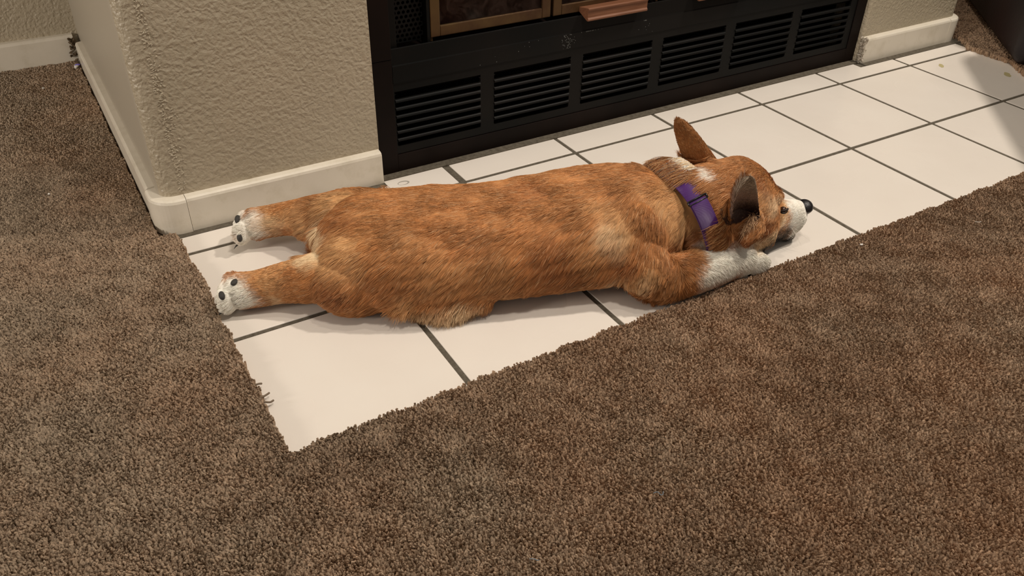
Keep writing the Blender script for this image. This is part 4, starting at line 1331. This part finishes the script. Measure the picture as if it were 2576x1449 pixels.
for k_ in range(NCR):
    a = 2 * math.pi * k_ / NCR
    nrm = (RV * math.cos(a) + RU * math.sin(a)).normalized()
    rl.append([cen_ + nrm * (ring_r(a) + h_) + Vector(RA) * w_ for w_, h_ in prof])
vs = [[bm.verts.new((p.x, p.y, max(p.z, 0.0025))) for p in r_] for r_ in rl]
for i in range(NCR):
    for j in range(6):
        bm.faces.new((vs[i][j], vs[i][(j + 1) % 6], vs[(i + 1) % NCR][(j + 1) % 6], vs[(i + 1) % NCR][j]))
collar = dpart('collar', bm, M_web, 'purple nylon webbing collar')
# stitched overlap and slider where the strap doubles back
def on_ring(a, h_, w_=0.0):
    return cen_ + (RV * math.cos(a) + RU * math.sin(a)).normalized() * (ring_r(a) + h_) + Vector(RA) * w_
aa = [math.pi / 2 + (math.radians(d_) if on_ring(math.pi / 2 + 0.5, 0).y < cen_.y else -math.radians(d_)) for d_ in np.linspace(44, 74, 9)]
bm = bmesh.new()
rl = [[on_ring(a, h_ + 0.0018, w_ * 0.94) for w_, h_ in prof] for a in aa]
rings(bm, rl)
dpart('strap_end', bm, M_web, parent=collar)
bm = bmesh.new()
for w_ in (-0.0130, 0.0130):
    tube(bm, [on_ring(aa[0] + (0.02 if q else -0.05) * (1 if aa[1] > aa[0] else -1), 0.0026, w_) for q in (0, 1)], 0.0010, 8)
for q in (-0.05, 0.02):
    a = aa[0] + q * (1 if aa[1] > aa[0] else -1)
    tube(bm, [on_ring(a, 0.0028, -0.0130), on_ring(a, 0.0032, 0), on_ring(a, 0.0028, 0.0130)], 0.0010, 8)
dpart('buckle', bm, M_plastic, 'black plastic slide buckle', parent=collar)

# the neck ruff falls back over the collar, at the top and again low on the near side
def ruff(n_, a0, a1, w0, w1, l0, l1, cols, up, h0=0.0):
    q = ra.random(n_)
    an = np.array([on_ring(a, h0, 0.0)[:] for a in a0 + (a1 - a0) * q])
    nr = an - np.array(RC)
    nr -= (nr @ RA)[:, None] * RA
    nr /= np.linalg.norm(nr, axis=1)[:, None]
    rt = an + RA * ra.uniform(w0, w1, n_)[:, None]
    dr = -RA + up * nr + ra.normal(0, 0.13, (n_, 3))
    dr /= np.linalg.norm(dr, axis=1)[:, None]
    l_ = ra.uniform(l0, l1, n_)
    t_ = np.linspace(0, 1, 5)
    pp = rt[:, None, :] + dr[:, None, :] * (l_[:, None] * t_)[:, :, None] - nr[:, None, :] * (l_[:, None] * (up * 0.9) * t_ ** 2)[:, :, None]
    pp[:, :, 2] = np.maximum(pp[:, :, 2], 0.0015)
    cc = np.array(cols)[ra.integers(0, len(cols), n_)] * ra.uniform(0.8, 1.2, (n_, 1))
    return pp, np.tile([0.00019, 0.00019, 0.00017, 0.00013, 0.00005], (n_, 1)), cc
near_sign = 1 if aa[1] > aa[0] else -1
top = math.pi / 2
GREY = (0.30, 0.20, 0.14)
sets = [ruff(5200, top - near_sign * 0.9, top + near_sign * 0.30, 0.010, 0.024, 0.022, 0.034, [tuple(GIN), tuple(DRK), GREY, tuple(TAN)], 0.36),
        ruff(900, top - near_sign * 0.5, top + near_sign * 0.12, 0.020, 0.030, 0.016, 0.024, [tuple(WHT), tuple(CRM)], 0.40),
        ruff(900, top + near_sign * 0.30, top + near_sign * 1.25, 0.014, 0.022, 0.006, 0.011, [tuple(GIN), tuple(DRK)], 0.34),
        ruff(2600, top + near_sign * 1.25, top + near_sign * 1.9, 0.010, 0.022, 0.018, 0.028, [tuple(DRK), tuple(GIN), tuple(TAN)], 0.36)]
strands('neck_ruff', np.concatenate([q[0] for q in sets]), np.concatenate([q[1] for q in sets]), np.clip(np.concatenate([q[2] for q in sets]), 0, 0.9), M_fur, dog)
